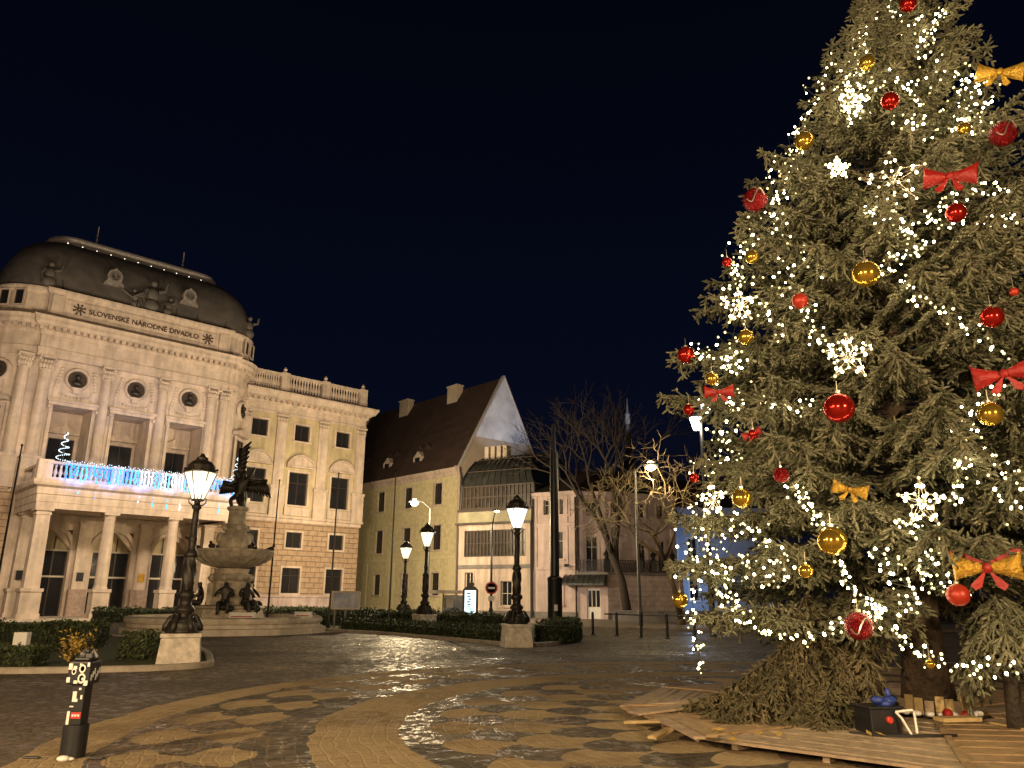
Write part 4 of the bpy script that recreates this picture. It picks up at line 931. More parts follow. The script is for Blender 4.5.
# ------------------------------------------------------------------ lantern posts on stone plinths
def make_lamp(name, label, loc, scale, rz, glass='lampglass', group='lantern posts on the square'):
    t = thing(name, label, 'street lamp', (0,0,0), 0, group)
    mb = MB()
    mb.add([(sx*.5,sy*.5,0) for sx,sy in ((-1,-1),(1,-1),(1,1),(-1,1))]+[(sx*.44,sy*.44,.66) for sx,sy in ((-1,-1),(1,-1),(1,1),(-1,1))], [(0,1,5,4),(1,2,6,5),(2,3,7,6),(3,0,4,7),(3,2,1,0),(4,5,6,7)])
    mb.box(-.47,-.47,.662,.47,.47,.76)
    mb.build('plinth', 'plinthstone', t, bevel=.02)
    mb = MB(); mb.lathe([(.40,.76),(.40,.82),(.36,.86),(.37,.95),(.33,1.04),(.22,1.10),(.17,1.2),(.24,1.28),(.24,1.34),(.15,1.42),(.14,1.55),(.21,1.62),(.21,1.7),(.13,1.78)], (0,0,0), 20)
    for k in range(6):
        a = 2*math.pi*k/6; c, s = math.cos(a), math.sin(a)
        mb.tube([(.2*c,.2*s,1.2),(.3*c,.3*s,1.12),(.35*c,.35*s,1.0),(.40*c,.40*s,.9),(.42*c,.42*s,.8)], [.04,.06,.08,.085,.06], 6)
        mb.ball((.27*c,.27*s,1.06), .085, 7, 5)
    b = mb.build('base', 'bronze', t, smooth='all')
    mb = MB(); seg = 16; prof = []
    zs = [1.78+i*.045 for i in range(19)]; vs = []; fs = []
    for i, z in enumerate(zs):      # twisted, bulging shaft
        for k in range(seg):
            a = 2*math.pi*k/seg; r = .125+.03*math.sin(math.pi*i/18)+.022*math.cos(4*a+i*.55)
            vs.append((r*math.cos(a), r*math.sin(a), z))
    for i in range(18):
        for k in range(seg): fs.append((i*seg+k,i*seg+(k+1)%seg,(i+1)*seg+(k+1)%seg,(i+1)*seg+k))
    mb.add(vs, fs)
    mb.lathe([(.15,2.58),(.17,2.63),(.15,2.7),(.10,2.76),(.095,3.0),(.115,3.04),(.09,3.08),(.082,3.6),(.075,3.78),(.12,3.82),(.12,3.87),(.075,3.92),(.075,3.98),(.14,4.02),(.11,4.06)], (0,0,0), 14)
    for k in range(4):
        a = 2*math.pi*k/4; c, s = math.cos(a), math.sin(a); mb.tube([(.08*c,.08*s,3.86),(.2*c,.2*s,3.95),(.21*c,.21*s,4.04),(.15*c,.15*s,4.09)], .018, 5)
    mb.build('shaft', 'bronze', t, smooth='all')
    mb = MB(); mb.lathe([(.14,4.05),(.385,4.72)], (0,0,0), 6); mb.build('lantern_glass', glass, t)
    for k in range(3): MB().lathe([(.03,4.2),(.07,4.3),(.075,4.46),(.04,4.55)], (.10*math.cos(k*2.1),.10*math.sin(k*2.1),0), 8).build('burner', 'mantle', t, smooth='all')
    mb = MB()
    for k in range(6):
        a = 2*math.pi*k/6; c, s = math.cos(a), math.sin(a); mb.tube([(.145*c,.145*s,4.03),(.395*c,.395*s,4.73)], .013, 4)
    mb.lathe([(.15,4.0),(.15,4.05)], (0,0,0), 6); mb.lathe([(.42,4.72),(.43,4.77),(.36,4.80),(.34,4.92),(.24,5.02),(.15,5.06),(.15,5.12),(.08,5.16),(.03,5.24)], (0,0,0), 12)
    for k in range(6):
        a = 2*math.pi*k/6; mb.ball((.39*math.cos(a),.39*math.sin(a),4.82), .04, 5, 4)
    mb.build('lantern_cap', 'bronze', t)
    t.location = loc; t.rotation_euler = (0,0,rz); t.scale = (scale,)*3
    return t
def lamp_power(loc, s, power, col=WARM):
    # the burner of the lantern: light leaves just under the glass
    return lamp_light('lantern_burner', (loc[0], loc[1]-.0, 4.38*s), power, col, .2*s)
lp1 = (-7.85, 19.35, 0); lpm = (.21, 27.6, 0)
l1 = make_lamp('lantern_post', 'tall bronze lantern post on stone plinth at lawn corner, before the theatre portico', lp1, .97, R(20))
p2 = at(424, 625, 40.5); p3 = at(403, 620, 51)
l2 = copy_tree(l1, (.22,27.6,0), R(10), .985, 'bronze lantern post on tall stone plinth at near corner of the hedged island')
l3 = copy_tree(l1, (p2.x,p2.y,0), R(35), 1.02, 'bronze lantern post behind the hedge, before the yellow house and beside the bus shelter')
l4 = copy_tree(l1, (p3.x,p3.y,0), R(15), .99, 'farthest and smallest lantern post, before the yellow house and behind the hedged island')
for o in (l2,):
    for c in o.children:
        if c.name.startswith('lantern_glass'): c.data = c.data.copy(); c.data.materials[0] = M['lampglass2']
lamp_power(lp1, .97, 420); lamp_power((.22,27.6,0), .985, 600, (1,.84,.62)); lamp_power((p2.x,p2.y,0), 1.02, 900); lamp_power((p3.x,p3.y,0), .99, 900)

# ------------------------------------------------------------------ tall modern street lamps and the tram mast
def pole_lamp(name, label, base, top_z, head, m='greypaint', r=.07, group='tall street lamps with curved arms', hr=.22, hm='sodium'):
    t = thing(name, label, 'street lamp', (base.x, base.y, 0), 0, group)
    h = Vector(head); b = Vector((base.x, base.y, 0))
    mb = MB(); mb.tube([b+Vector((0,0,.02)), b+Vector((0,0,top_z-.6)), b+Vector((0,0,top_z))], [r*1.5,r,r*.8], 8); mb.lathe([(r*2.2,0),(r*2.2,.9),(r*1.6,1.0)], (b.x,b.y,0.01), 10); mb.build('pole', m, t, smooth=True)
    mb = MB(); mid_ = (b+Vector((0,0,top_z))).lerp(h, .5)+Vector((0,0,.25)); mb.tube([b+Vector((0,0,top_z-.05)), mid_, h+Vector((0,0,.1))], r*.6, 6); mb.build('arm', m, t)
    mb = MB(); mb.ball(h+Vector((0,0,.06)), hr*1.25, 10, 6, 1.3, 1, .45); hd = mb.build('lamp_head', m, t, smooth=True)
    mb = MB(); mb.ball(h, hr, 12, 8, 1.1, 1, .95 if hr > .25 else .6); mb.build('lit_lens', hm, hd, smooth=True)
    return t
b1 = at(427, 600, 57); z1 = at(427, 508, 57).z; h1 = at(414.5, 502.5, 56)
pole_lamp('street_lamp', 'tall grey street lamp with bright arm, directly behind the lantern post by the yellow house', b1, z1, h1, hr=.26)
lamp_light('street_lamp_light', h1+Vector((-.4,-1.0,-1.1)), 6500, (1,.77,.44), .25)
b1 = at(491, 600, 50); z1 = at(491, 528, 50).z; h1 = at(497, 511, 50)
tl = pole_lamp('street_lamp', 'slim dark street lamp with small lit head in front of the glazed annex', b1, z1+.2, h1, 'iron', .06, hr=.15)
lamp_light('street_lamp_light', h1+Vector((.2,-1.5,-2.6)), 480, (1,.82,.55), .2)
b1 = at(640, 610, 46.5); h1 = at(650.5, 466, 45.5)
pole_lamp('street_lamp', 'tall street lamp with bright amber head above the lit bare branches beside the spruce', b1, h1.z-.1, h1, 'greypaint', .07, hr=.30)
lamp_light('street_lamp_light', h1+Vector((0,-1.0,-.9)), 1000, (1,.74,.38), .25)
b1 = at(712, 610, 36); 
t = thing('twin_lantern', 'two bright white lanterns on one post, half hidden by left edge of the spruce', 'street lamp', (b1.x, 36, 0))
a1 = at(706,407,36); a2 = at(696,424,36)
mb = MB(); mb.tube([(b1.x,36,0),(b1.x,36,a1.z+.4)], [.14,.08], 8); mb.tube([(b1.x,36,a1.z-.8),(a2.x,36,a2.z+.5),(a2.x,36,a2.z+.3)], .04, 6); mb.tube([(b1.x,36,a1.z+.3),(a1.x,36,a1.z+.4)], .04, 6); mb.build('post', 'iron', t)
for a in (a1, a2):
    mb = MB(); mb.lathe([(.13,-.3),(.30,.28),(.16,.36)], (a.x,36,a.z), 8); mb.build('lantern_glass', 'whitelantern', t)
    mb = MB(); mb.lathe([(.34,.3),(.3,.42),(.1,.55),(.02,.62)], (a.x,36,a.z), 8); mb.build('lantern_cap', 'iron', t)
lamp_light('lantern_burner', (a2.x, 35.4, a2.z-.1), 420, (1,.88,.7), .3)

bm = at(555, 610, 37); zt1 = at(555, 578, 37).z; zt2 = at(556, 452, 37).z; zt3 = at(556, 424, 37).z
t = thing('tram_mast', 'thick black steel mast with wide sleeve base standing behind the round hedge', 'mast', (bm.x, 37, 0))
mb = MB(); mb.lathe([(.34,0.08),(.34,zt1-.15),(.36,zt1-.1),(.36,zt1),(.2,zt1+.1)], (bm.x,37,0), 16); mb.build('sleeve', 'iron', t, smooth=True)
mb = MB(); mb.lathe([(.215,zt1),(.205,zt2-2),(.19,zt2)], (bm.x,37,0), 14); mb.lathe([(.10,zt2),(.085,zt3)], (bm.x,37,0), 10)
for z in (zt1+1.5, zt1+1.62): mb.lathe([(.23,z),(.235,z+.03),(.23,z+.06)], (bm.x,37,0), 14)
mb.build('mast_tube', 'iron', t, smooth=True)
MB().box(bm.x-.06,36.64,1.05,bm.x+.1,36.66,1.32).build('sticker', 'white', t)

# flagpoles
for k, (bx, by, tx, ty, Y, lab) in enumerate(((268,611,282,481,41,'flagpole right behind the fountain bowl, before the theatre wing'),(329,618,337,474,41,'flagpole beside the framed billboard at the end of the theatre'),(389,616,398.5,472,41,'slim flagpole in front of the yellow house, left of both lantern posts'),(-6,600,9.5,446,33,'slim rusty flagpole at the theatre corner, left of the portico'))):
    p = at(bx, by, Y); q = at(tx, ty, Y)
    t = thing('flagpole', 'bare thin '+lab, 'flagpole', (p.x, Y, 0), 0, 'flagpoles around the square')
    mb = MB(); mb.tube([(p.x,Y,0.02),(p.x,Y,q.z*.5),(p.x,Y,q.z)], [.055,.045,.03], 7); mb.build('pole', 'iron', t, smooth=True)
    mb = MB(); mb.lathe([(.13,0),(.13,.12),(.07,.3)], (p.x,Y,.02), 10); mb.build('foot', 'iron', t); MB().ball((p.x,Y,q.z+.04), .055, 7, 6).build('finial', 'iron', t)

# framed billboard
p = at(345, 600, 40); zb = at(345, 609.5, 40).z; zt = at(345, 591, 40).z; x0 = at(331.5,600,40).x; x1 = at(360,600,40).x
M['poster'] = mat('blue_white_poster', (.60,.60,.66), .5, scale=1.6, col2=(.12,.16,.34))
t = thing('billboard', 'low framed billboard with blue and white poster at the end of the theatre', 'billboard', (p.x, 40, 0))
mb = MB(); mb.box(x0,39.95,zb,x1,40.08,zb+.09); mb.box(x0,39.95,zt-.09,x1,40.08,zt); mb.box(x0,39.95,zb+.09,x0+.09,40.08,zt-.09); mb.box(x1-.09,39.95,zb+.09,x1,40.08,zt-.09); mb.build('frame', 'whiteframe', t)
MB().box(x0+.08,39.99,zb+.08,x1-.08,40.05,zt-.08).build('poster', 'poster', t)
mb = MB(); mb.box(x0+.15,40.0,0,x0+.24,40.06,zb); mb.box(x1-.75,40.0,0,x1-.66,40.06,zb); mb.build('leg', 'greypaint', t)
# bus shelter and advert column
Y = 48
z_r = at(445, 592.5, Y).z; xa = at(428,595,Y).x; xb = at(466,595,Y).x
t = thing('bus_shelter', 'open bus shelter with thin flat roof behind the hedge beside the yellow house', 'bus shelter', ((xa+xb)/2, Y+1, 0))
mb = MB(); mb.box(xa,Y,z_r,xb+.2,Y+1.9,z_r+.13); mb.box(xa+.05,Y-.03,z_r-.06,xb+.1,Y+.0,z_r+.06); mb.build('roof', 'zinc', t)
for x in (xa+.75, xb-.2):
    MB().box(x,Y+1.5,.05,x+.09,Y+1.6,z_r).build('post', 'greypaint', t)
M['shelterglass'] = mat('bluish_shelter_glass', (.10,.14,.24), .15, var=.3)
MB().box(xa+.86,Y+1.54,.4,xb-.22,Y+1.56,z_r-.15).build('rear_glass', 'shelterglass', t)
mb = MB(); mb.box(xa+1.1,Y+1.1,.45,xb-.4,Y+1.45,.5); mb.box(xa+1.2,Y+1.2,.05,xa+1.26,Y+1.4,.45); mb.box(xb-.55,Y+1.2,.05,xb-.49,Y+1.4,.45); mb.build('bench', 'woodframe', t)
MB().box(xb-1.3,Y+1.48,1.0,xb-.85,Y+1.53,1.55).build('timetable', 'white', t)
Y = 47; pa = at(463.5, 600, Y); pb = at(477, 600, Y); zt = at(470, 590, Y).z; zb = at(470, 617, Y).z
t = thing('advert_column', 'glowing white advert panel in dark rounded frame beside the bus shelter', 'advert panel', ((pa.x+pb.x)/2, Y, 0))
cx = (pa.x+pb.x)/2; hw = (pb.x-pa.x)/2
mb = MB(); mb.slab([(cx-hw-.06,.05),(cx+hw+.06,.05),(cx+hw+.06,zt),(cx+hw*.75,zt+.17),(cx+hw*.3,zt+.24),(cx-hw*.3,zt+.24),(cx-hw*.75,zt+.17),(cx-hw-.06,zt)], Y, Y+.28); mb.box(cx-.2,Y+.05,zt+.24,cx+.2,Y+.2,zt+.42); mb.build('frame', 'black', t)
pn = MB().box(cx-hw+.07,Y-.02,zb+.02,cx+hw-.07,Y,zt-.02).build('lit_panel', 'screen', t)
M['teal'] = emis('lit_teal_print', (.05,.42,.45), 1.6); M['darkprint'] = emis('lit_dark_print', (.05,.08,.10), 1.0)
mb = MB(); rnd = random.Random(4)
for k in range(5): x = cx+rnd.uniform(-.12,.12); z = zb+.45+k*.16+.2; mb.box(x-.1,Y-.035,z,x+.1,Y-.021,z+.08)
mb.k = 1
for k in range(5): x = cx+rnd.uniform(-.14,.1); z = zb+.2+k*.09; mb.box(x-.09,Y-.038,z,x+.09,Y-.022,z+.055)
mb.build('print', ['darkprint','teal'], pn)
# round traffic sign
p = at(491.5, 588, 46)
t = thing('road_sign', 'round red and white traffic sign on a dark post before the annex', 'sign', (p.x, 46, 0))
MB().tube([(p.x+.02,46.06,0),(p.x+.02,46.06,p.z+.4)], .045, 8).build('post', 'iron', t)
xf = Matrix.Translation((p.x,46,p.z))@Matrix.Rotation(R(90),4,'X')
mb = MB(xf); mb.lathe([(.36,0),(.36,.03),(.27,.031),(.27,.0)], (0,0,0), 24); d = mb.build('disc', 'red', t)
MB(xf).box(-.2,-.055,.03,.2,.055,.045).build('bar', 'white', d)
MB().box(p.x-.18,45.98,p.z-.72,p.x+.18,46.0,p.z-.45).build('plate', 'white', t)

# bollard and street railing
def post(t, p):
    mb = MB(); mb.lathe([(.06,0),(.06,.96)], (p.x,p.y,0), 12); mb.lathe([(.12,0),(.12,.03),(.07,.05)], (p.x,p.y,0.002), 12); mb.ball((p.x,p.y,.96), .062, 10, 6); return mb.build('post', 'iron', t, smooth=True)
p = gnd(593, 635); t = thing('bollard', 'single thin black bollard left of the street railing, near the pink house door', 'bollard', (p.x,p.y,0)); post(t, p)
mb = MB(); mb.lathe([(.066,.80),(.072,.82),(.066,.84)], (p.x,p.y,0), 12); mb.build('collar', 'iron', t)
Q = [gnd(617,636),gnd(641.5,638),gnd(667.5,638.5),gnd(695,639)]
t = thing('street_railing', 'thin black railing of posts and one top rail along the street, left of the spruce', 'railing', (Q[0].x,Q[0].y,0))
for p in Q: post(t, p)
q0 = gnd(605,635.5)
MB().tube([(q0.x,q0.y,.93)]+[(p.x,p.y,.93) for p in Q], .028, 6).build('rail', 'iron', t)

# ------------------------------------------------------------------ fountain
fx, fy = -13.1, 37.2
ft = thing('fountain', 'round stone fountain with wide bowl, seated bronze figures and winged bronze group on top', 'fountain', (fx, fy, 0))
mb = MB(); mb.lathe([(4.45,0),(4.45,.24),(4.35,.28),(4.2,.28),(4.2,.42),(4.28,.46),(4.32,.56),(4.28,.66),(4.15,.72),(4.0,.72),(3.95,.5),(1.9,.45)], (fx,fy,0), 72); mb.build('basin', 'stone', ft, smooth=True)
M['water'] = mat('dark_basin_water', (.01,.012,.012), .08, var=.1)
mb = MB(); mb.lathe([(3.96,.50),(3.96,.54)], (fx,fy,0), 48); mb.build('water', 'water', ft)
mb = MB(); mb.lathe([(1.75,.45),(1.75,.6),(1.62,.66),(1.55,1.0),(1.65,1.06),(1.6,1.15),(1.0,1.2)], (fx,fy,0), 8, R(22.5)); mb.lathe([(1.05,1.1),(1.0,1.4),(.92,1.5),(.85,2.25),(.95,2.3),(1.05,2.4),(.95,2.5),(.75,2.62),(.8,2.82)], (fx,fy,0), 8, R(22.5))
for k in range(8):
    a = R(45*k); mb.ball((fx+.9*math.cos(a), fy+.9*math.sin(a), 2.4), .17, 7, 6); mb.box(fx+.9*math.cos(a)-.12, fy+.9*math.sin(a)-.12, 1.2, fx+.9*math.cos(a)+.12, fy+.9*math.sin(a)+.12, 2.15)
mb.build('pedestal', 'fountainstone', ft, smooth=True)
mb = MB(); mb.lathe([(.55,3.1),(.85,3.17),(1.3,3.32),(1.6,3.52),(1.74,3.68),(1.79,3.8),(1.86,3.86),(1.86,3.94),(1.77,3.96),(1.7,3.86),(1.3,3.75),(.4,3.7)], (fx,fy,-.27), 40)
for k in range(24):
    a = 2*math.pi*k/24; mb.tube([(fx+r*.92*math.cos(a),fy+r*.92*math.sin(a),z-.27) for r,z in ((1.0,3.2),(1.42,3.32),(1.78,3.52),(1.95,3.74))], .028, 5)
mb.build('bowl', 'fountainstone', ft, smooth=True)
mb = MB(); mb.lathe([(.62,3.75),(.7,3.95),(.78,4.35),(.72,4.6),(.5,4.75),(.45,4.9),(.55,5.0),(.5,5.1),(.42,5.2),(.40,5.75),(.5,5.82),(.5,5.95),(.3,6.0)], (fx,fy,-.25), 12)
for k in range(4):
    a = R(90*k+30); mb.ball((fx+.62*math.cos(a), fy+.62*math.sin(a), 4.2), .24, 9, 7, 1, 1, 1.25); mb.ball((fx+.5*math.cos(a), fy+.5*math.sin(a), 4.7), .16, 8, 6)
mb.build('upper_pedestal', 'fountainstone', ft, smooth=True)
for k in range(6):
    a = R(60*k+15); mb = MB(); c = (fx+1.70*math.cos(a), fy+1.70*math.sin(a)); mb.ball((c[0],c[1],3.78), .13, 8, 6, 1.3 if k%3 else 1, .9, .9); mb.ball((c[0]+.1*math.cos(a),c[1]+.1*math.sin(a),3.93), .075, 7, 5); mb.tube([(c[0]-.08*math.cos(a),c[1]-.08*math.sin(a),3.81),(c[0]-.26*math.cos(a),c[1]-.26*math.sin(a),3.75)], [.07,.02], 6); mb.build('spout_bird', 'bronze', ft, smooth='all')
def skin(name, joints, edges, radii, m, parent, root=0, sub=2):
    me = bpy.data.meshes.new(name); iv = wmat(parent).inverted()
    me.from_pydata([tuple(iv @ Vector(j)) for j in joints], edges, []); me.materials.append(M[m])
    o = bpy.data.objects.new(name, me); COL.objects.link(o); o.parent = parent; WM[o.name] = wmat(parent)
    o.modifiers.new('skin', 'SKIN'); 
    for i, v in enumerate(me.skin_vertices[0].data): v.radius = (radii[i], radii[i]); v.use_root = (i == root)
    s = o.modifiers.new('sub', 'SUBSURF'); s.levels = sub; s.render_levels = sub
    return o
def seated(cx, cy, z, ang, s=1.0, arm=0, name='seated_figure'):
    ca, sa = math.cos(ang), math.sin(ang)
    def L(f, r, u): return (cx+(f*ca - r*sa)*s, cy+(f*sa + r*ca)*s, z+u*s)
    J = [L(0,0,.12),L(.02,0,.45),L(.05,0,.72),L(.08,0,.84),L(.11,0,.98),L(.12,0,1.06),
         L(.02,.24,.70),L(.12,.34,.45),L(.34,.24,.40),L(.02,-.24,.70),L(.1,-.4,.55 if not arm else .85),L(.25,-.42,.40 if not arm else 1.15),
         L(.05,.14,.12),L(.48,.2,.22),L(.55,.2,-.22),L(.68,.2,-.28),L(.05,-.14,.12),L(.5,-.22,.16),L(.58,-.2,-.28),L(.7,-.22,-.34)]
    E_ = [(0,1),(1,2),(2,3),(3,4),(4,5),(2,6),(6,7),(7,8),(2,9),(9,10),(10,11),(0,12),(12,13),(13,14),(14,15),(0,16),(16,17),(17,18),(18,19)]
    rad = [.17,.16,.18,.08,.12,.09,.09,.07,.055,.09,.07,.055,.13,.10,.07,.05,.13,.10,.07,.05]
    return skin(name, J, E_, [r*s for r in rad], 'bronze', ft)
for k, (dg, arm) in enumerate(((200,0),(282,0),(325,0),(60,0),(130,0))):
    a = R(dg); seated(fx+1.22*math.cos(a), fy+1.22*math.sin(a), 1.15, a, 1.0, arm)
    mb = MB(); mb.ball((fx+1.5*math.cos(a), fy+1.5*math.sin(a), 1.1), .26, 10, 7, 1.3, 1.0, .55); mb.ball((fx+1.75*math.cos(a+.2), fy+1.75*math.sin(a+.2), 1.05), .14, 8, 6); mb.build('sea_creature', 'bronze', ft, smooth='all')
# eagle carrying a youth
Z = 5.75
body = skin('winged_figure', [(fx,fy,Z+.5),(fx+.05,fy-.05,Z+.85),(fx+.1,fy-.08,Z+1.2),(fx+.16,fy-.1,Z+1.42),(fx+.2,fy-.14,Z+1.62),(fx-.2,fy-.1,Z+1.2),(fx-.48,fy-.2,Z+1.0),(fx-.75,fy-.25,Z+1.1),(fx+.36,fy-.12,Z+1.22),(fx+.55,fy-.2,Z+1.55),(fx+.7,fy-.2,Z+1.85),(fx-.14,fy-.12,Z+.45),(fx-.28,fy-.4,Z+.25),(fx-.2,fy-.3,Z-.1),(fx+.15,fy-.12,Z+.45),(fx+.3,fy-.35,Z+.12),(fx+.25,fy-.2,Z-.2)],
     [(0,1),(1,2),(2,3),(3,4),(2,5),(5,6),(6,7),(2,8),(8,9),(9,10),(0,11),(11,12),(12,13),(0,14),(14,15),(15,16)], [.2,.18,.2,.09,.13,.1,.08,.06,.1,.08,.06,.14,.11,.08,.14,.11,.08], 'bronze', ft)
eg = skin('eagle', [(fx-.05,fy+.25,Z+.55),(fx-.1,fy+.3,Z+1.0),(fx-.2,fy+.25,Z+1.45),(fx-.3,fy+.1,Z+1.7),(fx-.42,fy-.02,Z+1.66),(fx+.05,fy+.35,Z+.2),(fx+.1,fy+.5,Z-.1)], [(0,1),(1,2),(2,3),(3,4),(0,5),(5,6)], [.3,.34,.2,.14,.05,.22,.15], 'bronze', ft)
def wing(pts, n=9):
    mb = MB(); a, b, c = [Vector(p) for p in pts]
    for i in range(n):
        s = i/(n-1); root = a.lerp(b, s*.85); tip = root + (c-a)*(0.45+.65*s) + (b-a)*(.12*s)
        mb.tube([root, root.lerp(tip,.5), tip], [.10,.12,.035], 6)
    mb.tube([a,b], [.16,.08], 8)
    return mb.build('wing', 'bronze', ft, smooth='all')
wing([(fx-.15,fy+.3,Z+1.1),(fx-.35,fy+.45,Z+2.9),(fx+.25,fy+.5,Z+1.5)]); wing([(fx+.05,fy+.35,Z+1.1),(fx+1.15,fy+.4,Z+1.3),(fx+.25,fy+.5,Z+.35)]); wing([(fx-.2,fy+.2,Z+.95),(fx-.9,fy+.1,Z+1.2),(fx-.35,fy+.3,Z+.4)])
# small signs around the fountain
for (px, py, Y, w_, h_, lab) in ((242, 620.5, 33.2, 1.05, .22, 'long white sign lying on the near rim of the fountain'),(303,619.5,35.5,.75,.22,'small white sign standing at the right rim of the fountain')):
    p = at(px, py, Y); t = thing('small_sign', lab, 'sign', (p.x, Y, .72))
    mb = MB(); mb.box(p.x-w_/2,Y-.1,.725,p.x+w_/2,Y+.1,.725+h_); t2 = mb.build('panel', 'white', t, bevel=.02)
    mb = MB(); mb.box(p.x-w_/2+.08,Y-.108,.76,p.x+w_/2-.08,Y-.101,.80); mb.build('print', 'redsatin', t)

# ------------------------------------------------------------------ hedges
def leaf_cloud(P, Nn, size, r=.6):
    n = len(P); Q = P + rng.normal(0, size*.5, (n,3))
    d = rng.normal(0,1,(n,3)) + Nn*r; d /= np.linalg.norm(d,axis=1)[:,None]
    a = np.cross(d, rng.normal(0,1,(n,3))); a /= np.linalg.norm(a,axis=1)[:,None]+1e-9; b = np.cross(d,a)
    s = (size*rng.uniform(.6,1.3,n))[:,None]
    V = np.stack([Q-a*s*.5, Q+b*s*.95, Q+a*s*.5, Q-b*s*.95], 1).reshape(-1,3)
    return V, np.arange(n*4).reshape(n,4)
def hedge(path, width, h, label, z0=.06, dens=330, size=.055, m='hedge', name='hedge', group='clipped hedges around the lawns', hv=.09):
    P = [Vector((p[0],p[1])) for p in path]
    t = thing(name, label, 'hedge', (P[0].x,P[0].y,z0), 0, group)
    mb = MB(); w2 = width/2-.06
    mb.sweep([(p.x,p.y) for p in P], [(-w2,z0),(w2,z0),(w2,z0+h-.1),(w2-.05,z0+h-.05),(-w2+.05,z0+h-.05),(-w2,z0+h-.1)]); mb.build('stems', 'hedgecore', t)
    pts = []; nr = []
    for a, b in zip(P, P[1:]):
        L = (b-a).length; d = (b-a)/max(L,1e-6); nn = np.array((d.y,-d.x,0)); aa = np.array((a.x,a.y,0)); dd = np.array((d.x,d.y,0))
        k = int(L*width*dens)+1; s = rng.uniform(0,L,k); u = rng.uniform(-width/2,width/2,k); pts.append(aa+dd*s[:,None]+nn*u[:,None]+np.array((0,0,1))*(z0+h+hv*np.sin(s*2.1+1)*np.cos(s*.9)+rng.normal(.01,.045,k))[:,None]); nr.append(np.tile((0,0,1.),(k,1)))
        for sg in (-1,1):
            k = int(L*h*dens)+1; s = rng.uniform(0,L,k); z = rng.uniform(0,h,k); pts.append(aa+dd*s[:,None]+nn*(sg*(width/2+.03*np.sin(s*3)))[:,None]+np.array((0,0,1))*(z0+z)[:,None]); nr.append(np.tile(nn*sg,(k,1)))
    for e, d in ((P[0],P[0]-P[1]),(P[-1],P[-1]-P[-2])):
        d = d.normalized(); k = int(width*h*dens)+1; nn = np.array((d.y,-d.x,0)); pts.append(np.array((e.x,e.y,0))+nn*rng.uniform(-width/2,width/2,k)[:,None]+np.array((0,0,1))*(z0+rng.uniform(0,h,k))[:,None]); nr.append(np.tile((d.x,d.y,0.),(k,1)))
    V, Fc = leaf_cloud(np.concatenate(pts), np.concatenate(nr), size)
    np_mesh('foliage', V, Fc, [m], t, nv=4); return t
hedge([(-20,17.8),(-14,17.75),(-10.35,17.95)], .8, .42, 'low clipped hedge just behind the lawn kerb, nearest the sticker covered bollard', dens=620, size=.045)
hedge([(-26,24.6),(-18,24.3),(-12.3,24.4)], .9, .66, 'middle clipped hedge on the left lawn, behind the white box', dens=420)
hedge([(-34,32.5),(-27,31.8),(-21.8,32.2)], 1.6, 1.05, 'tall dark hedge at left edge in front of the theatre columns', dens=200, size=.08)
hedge([(-9.6,20.6),(-8.5,20.3)], .9, .5, 'short dark hedge clump directly behind the plinth of the front lantern post', dens=520, size=.05)
ins = []
cp = [gnd(338,631),gnd(372,633.5),gnd(420,637.5),gnd(470,642),gnd(500,645)]
for p in cp: ins.append((p.x+.25, p.y+.9))
hedge(smooth_path(ins,4), .8, .40, 'long low hedge along the near kerb of the island, left of its lantern plinth', dens=330)
hedge(smooth_path([(1.25,29.3),(2.0,30.3),(2.3,31.8),(2.1,33.4)],4), .95, .62, 'rounded low hedge at right end of the island beside the stone plinth', dens=480, size=.05)
hedge([(-15,52.5),(-9,48.8),(-3.2,43.2),(.5,40.5)], 1.0, .72, 'far hedge along the back of the island below the bus shelter', dens=200, size=.07)
hedge([(-13.5,43.5),(-10.6,44.5),(-7.6,46.5)], .9, .60, 'short hedge before the yellow house at left end of the island', dens=260, size=.06)
hedge([(-24,46.5),(-14.5,55.5),(-12,60)], 1.2, .7, 'dark hedge at the foot of the theatre wing behind the fountain', dens=130, size=.09)
# yellow autumn shrub
t = thing('autumn_shrub', 'small shrub with yellow autumn leaves at the end of the low hedge', 'shrub', (-9.85,18.3,.07))
mb = MB()
for k in range(9):
    a = R(40*k); mb.tube([(-9.85,18.3,.07),(-9.85+.12*math.cos(a),18.3+.12*math.sin(a),.35),(-9.85+.24*math.cos(a)+.1,18.3+.2*math.sin(a),.62)], [.012,.008,.004], 4)
mb.build('stems', 'barkdark', t)
P = rng.normal(0,1,(260,3))*np.array((.17,.15,.16))+np.array((-9.78,18.3,.48)); V,Fc = leaf_cloud(P, np.tile((0,0,1.),(260,1)), .05); np_mesh('foliage', V, Fc, ['leafyellow'], t, nv=4)
# white box on the lawn
p = at(22, 639, 20); t = thing('floodlight_box', 'small white square box standing on a post behind the front hedge', 'box', (p.x,20,.07))
mb = MB(); mb.box(p.x-.165,19.9,p.z-.15,p.x+.165,20.1,p.z+.16); mb.build('housing', 'white', t, bevel=.015); MB().box(p.x-.03,19.97,.07,p.x+.03,20.03,p.z-.15).build('post', 'greypaint', t)

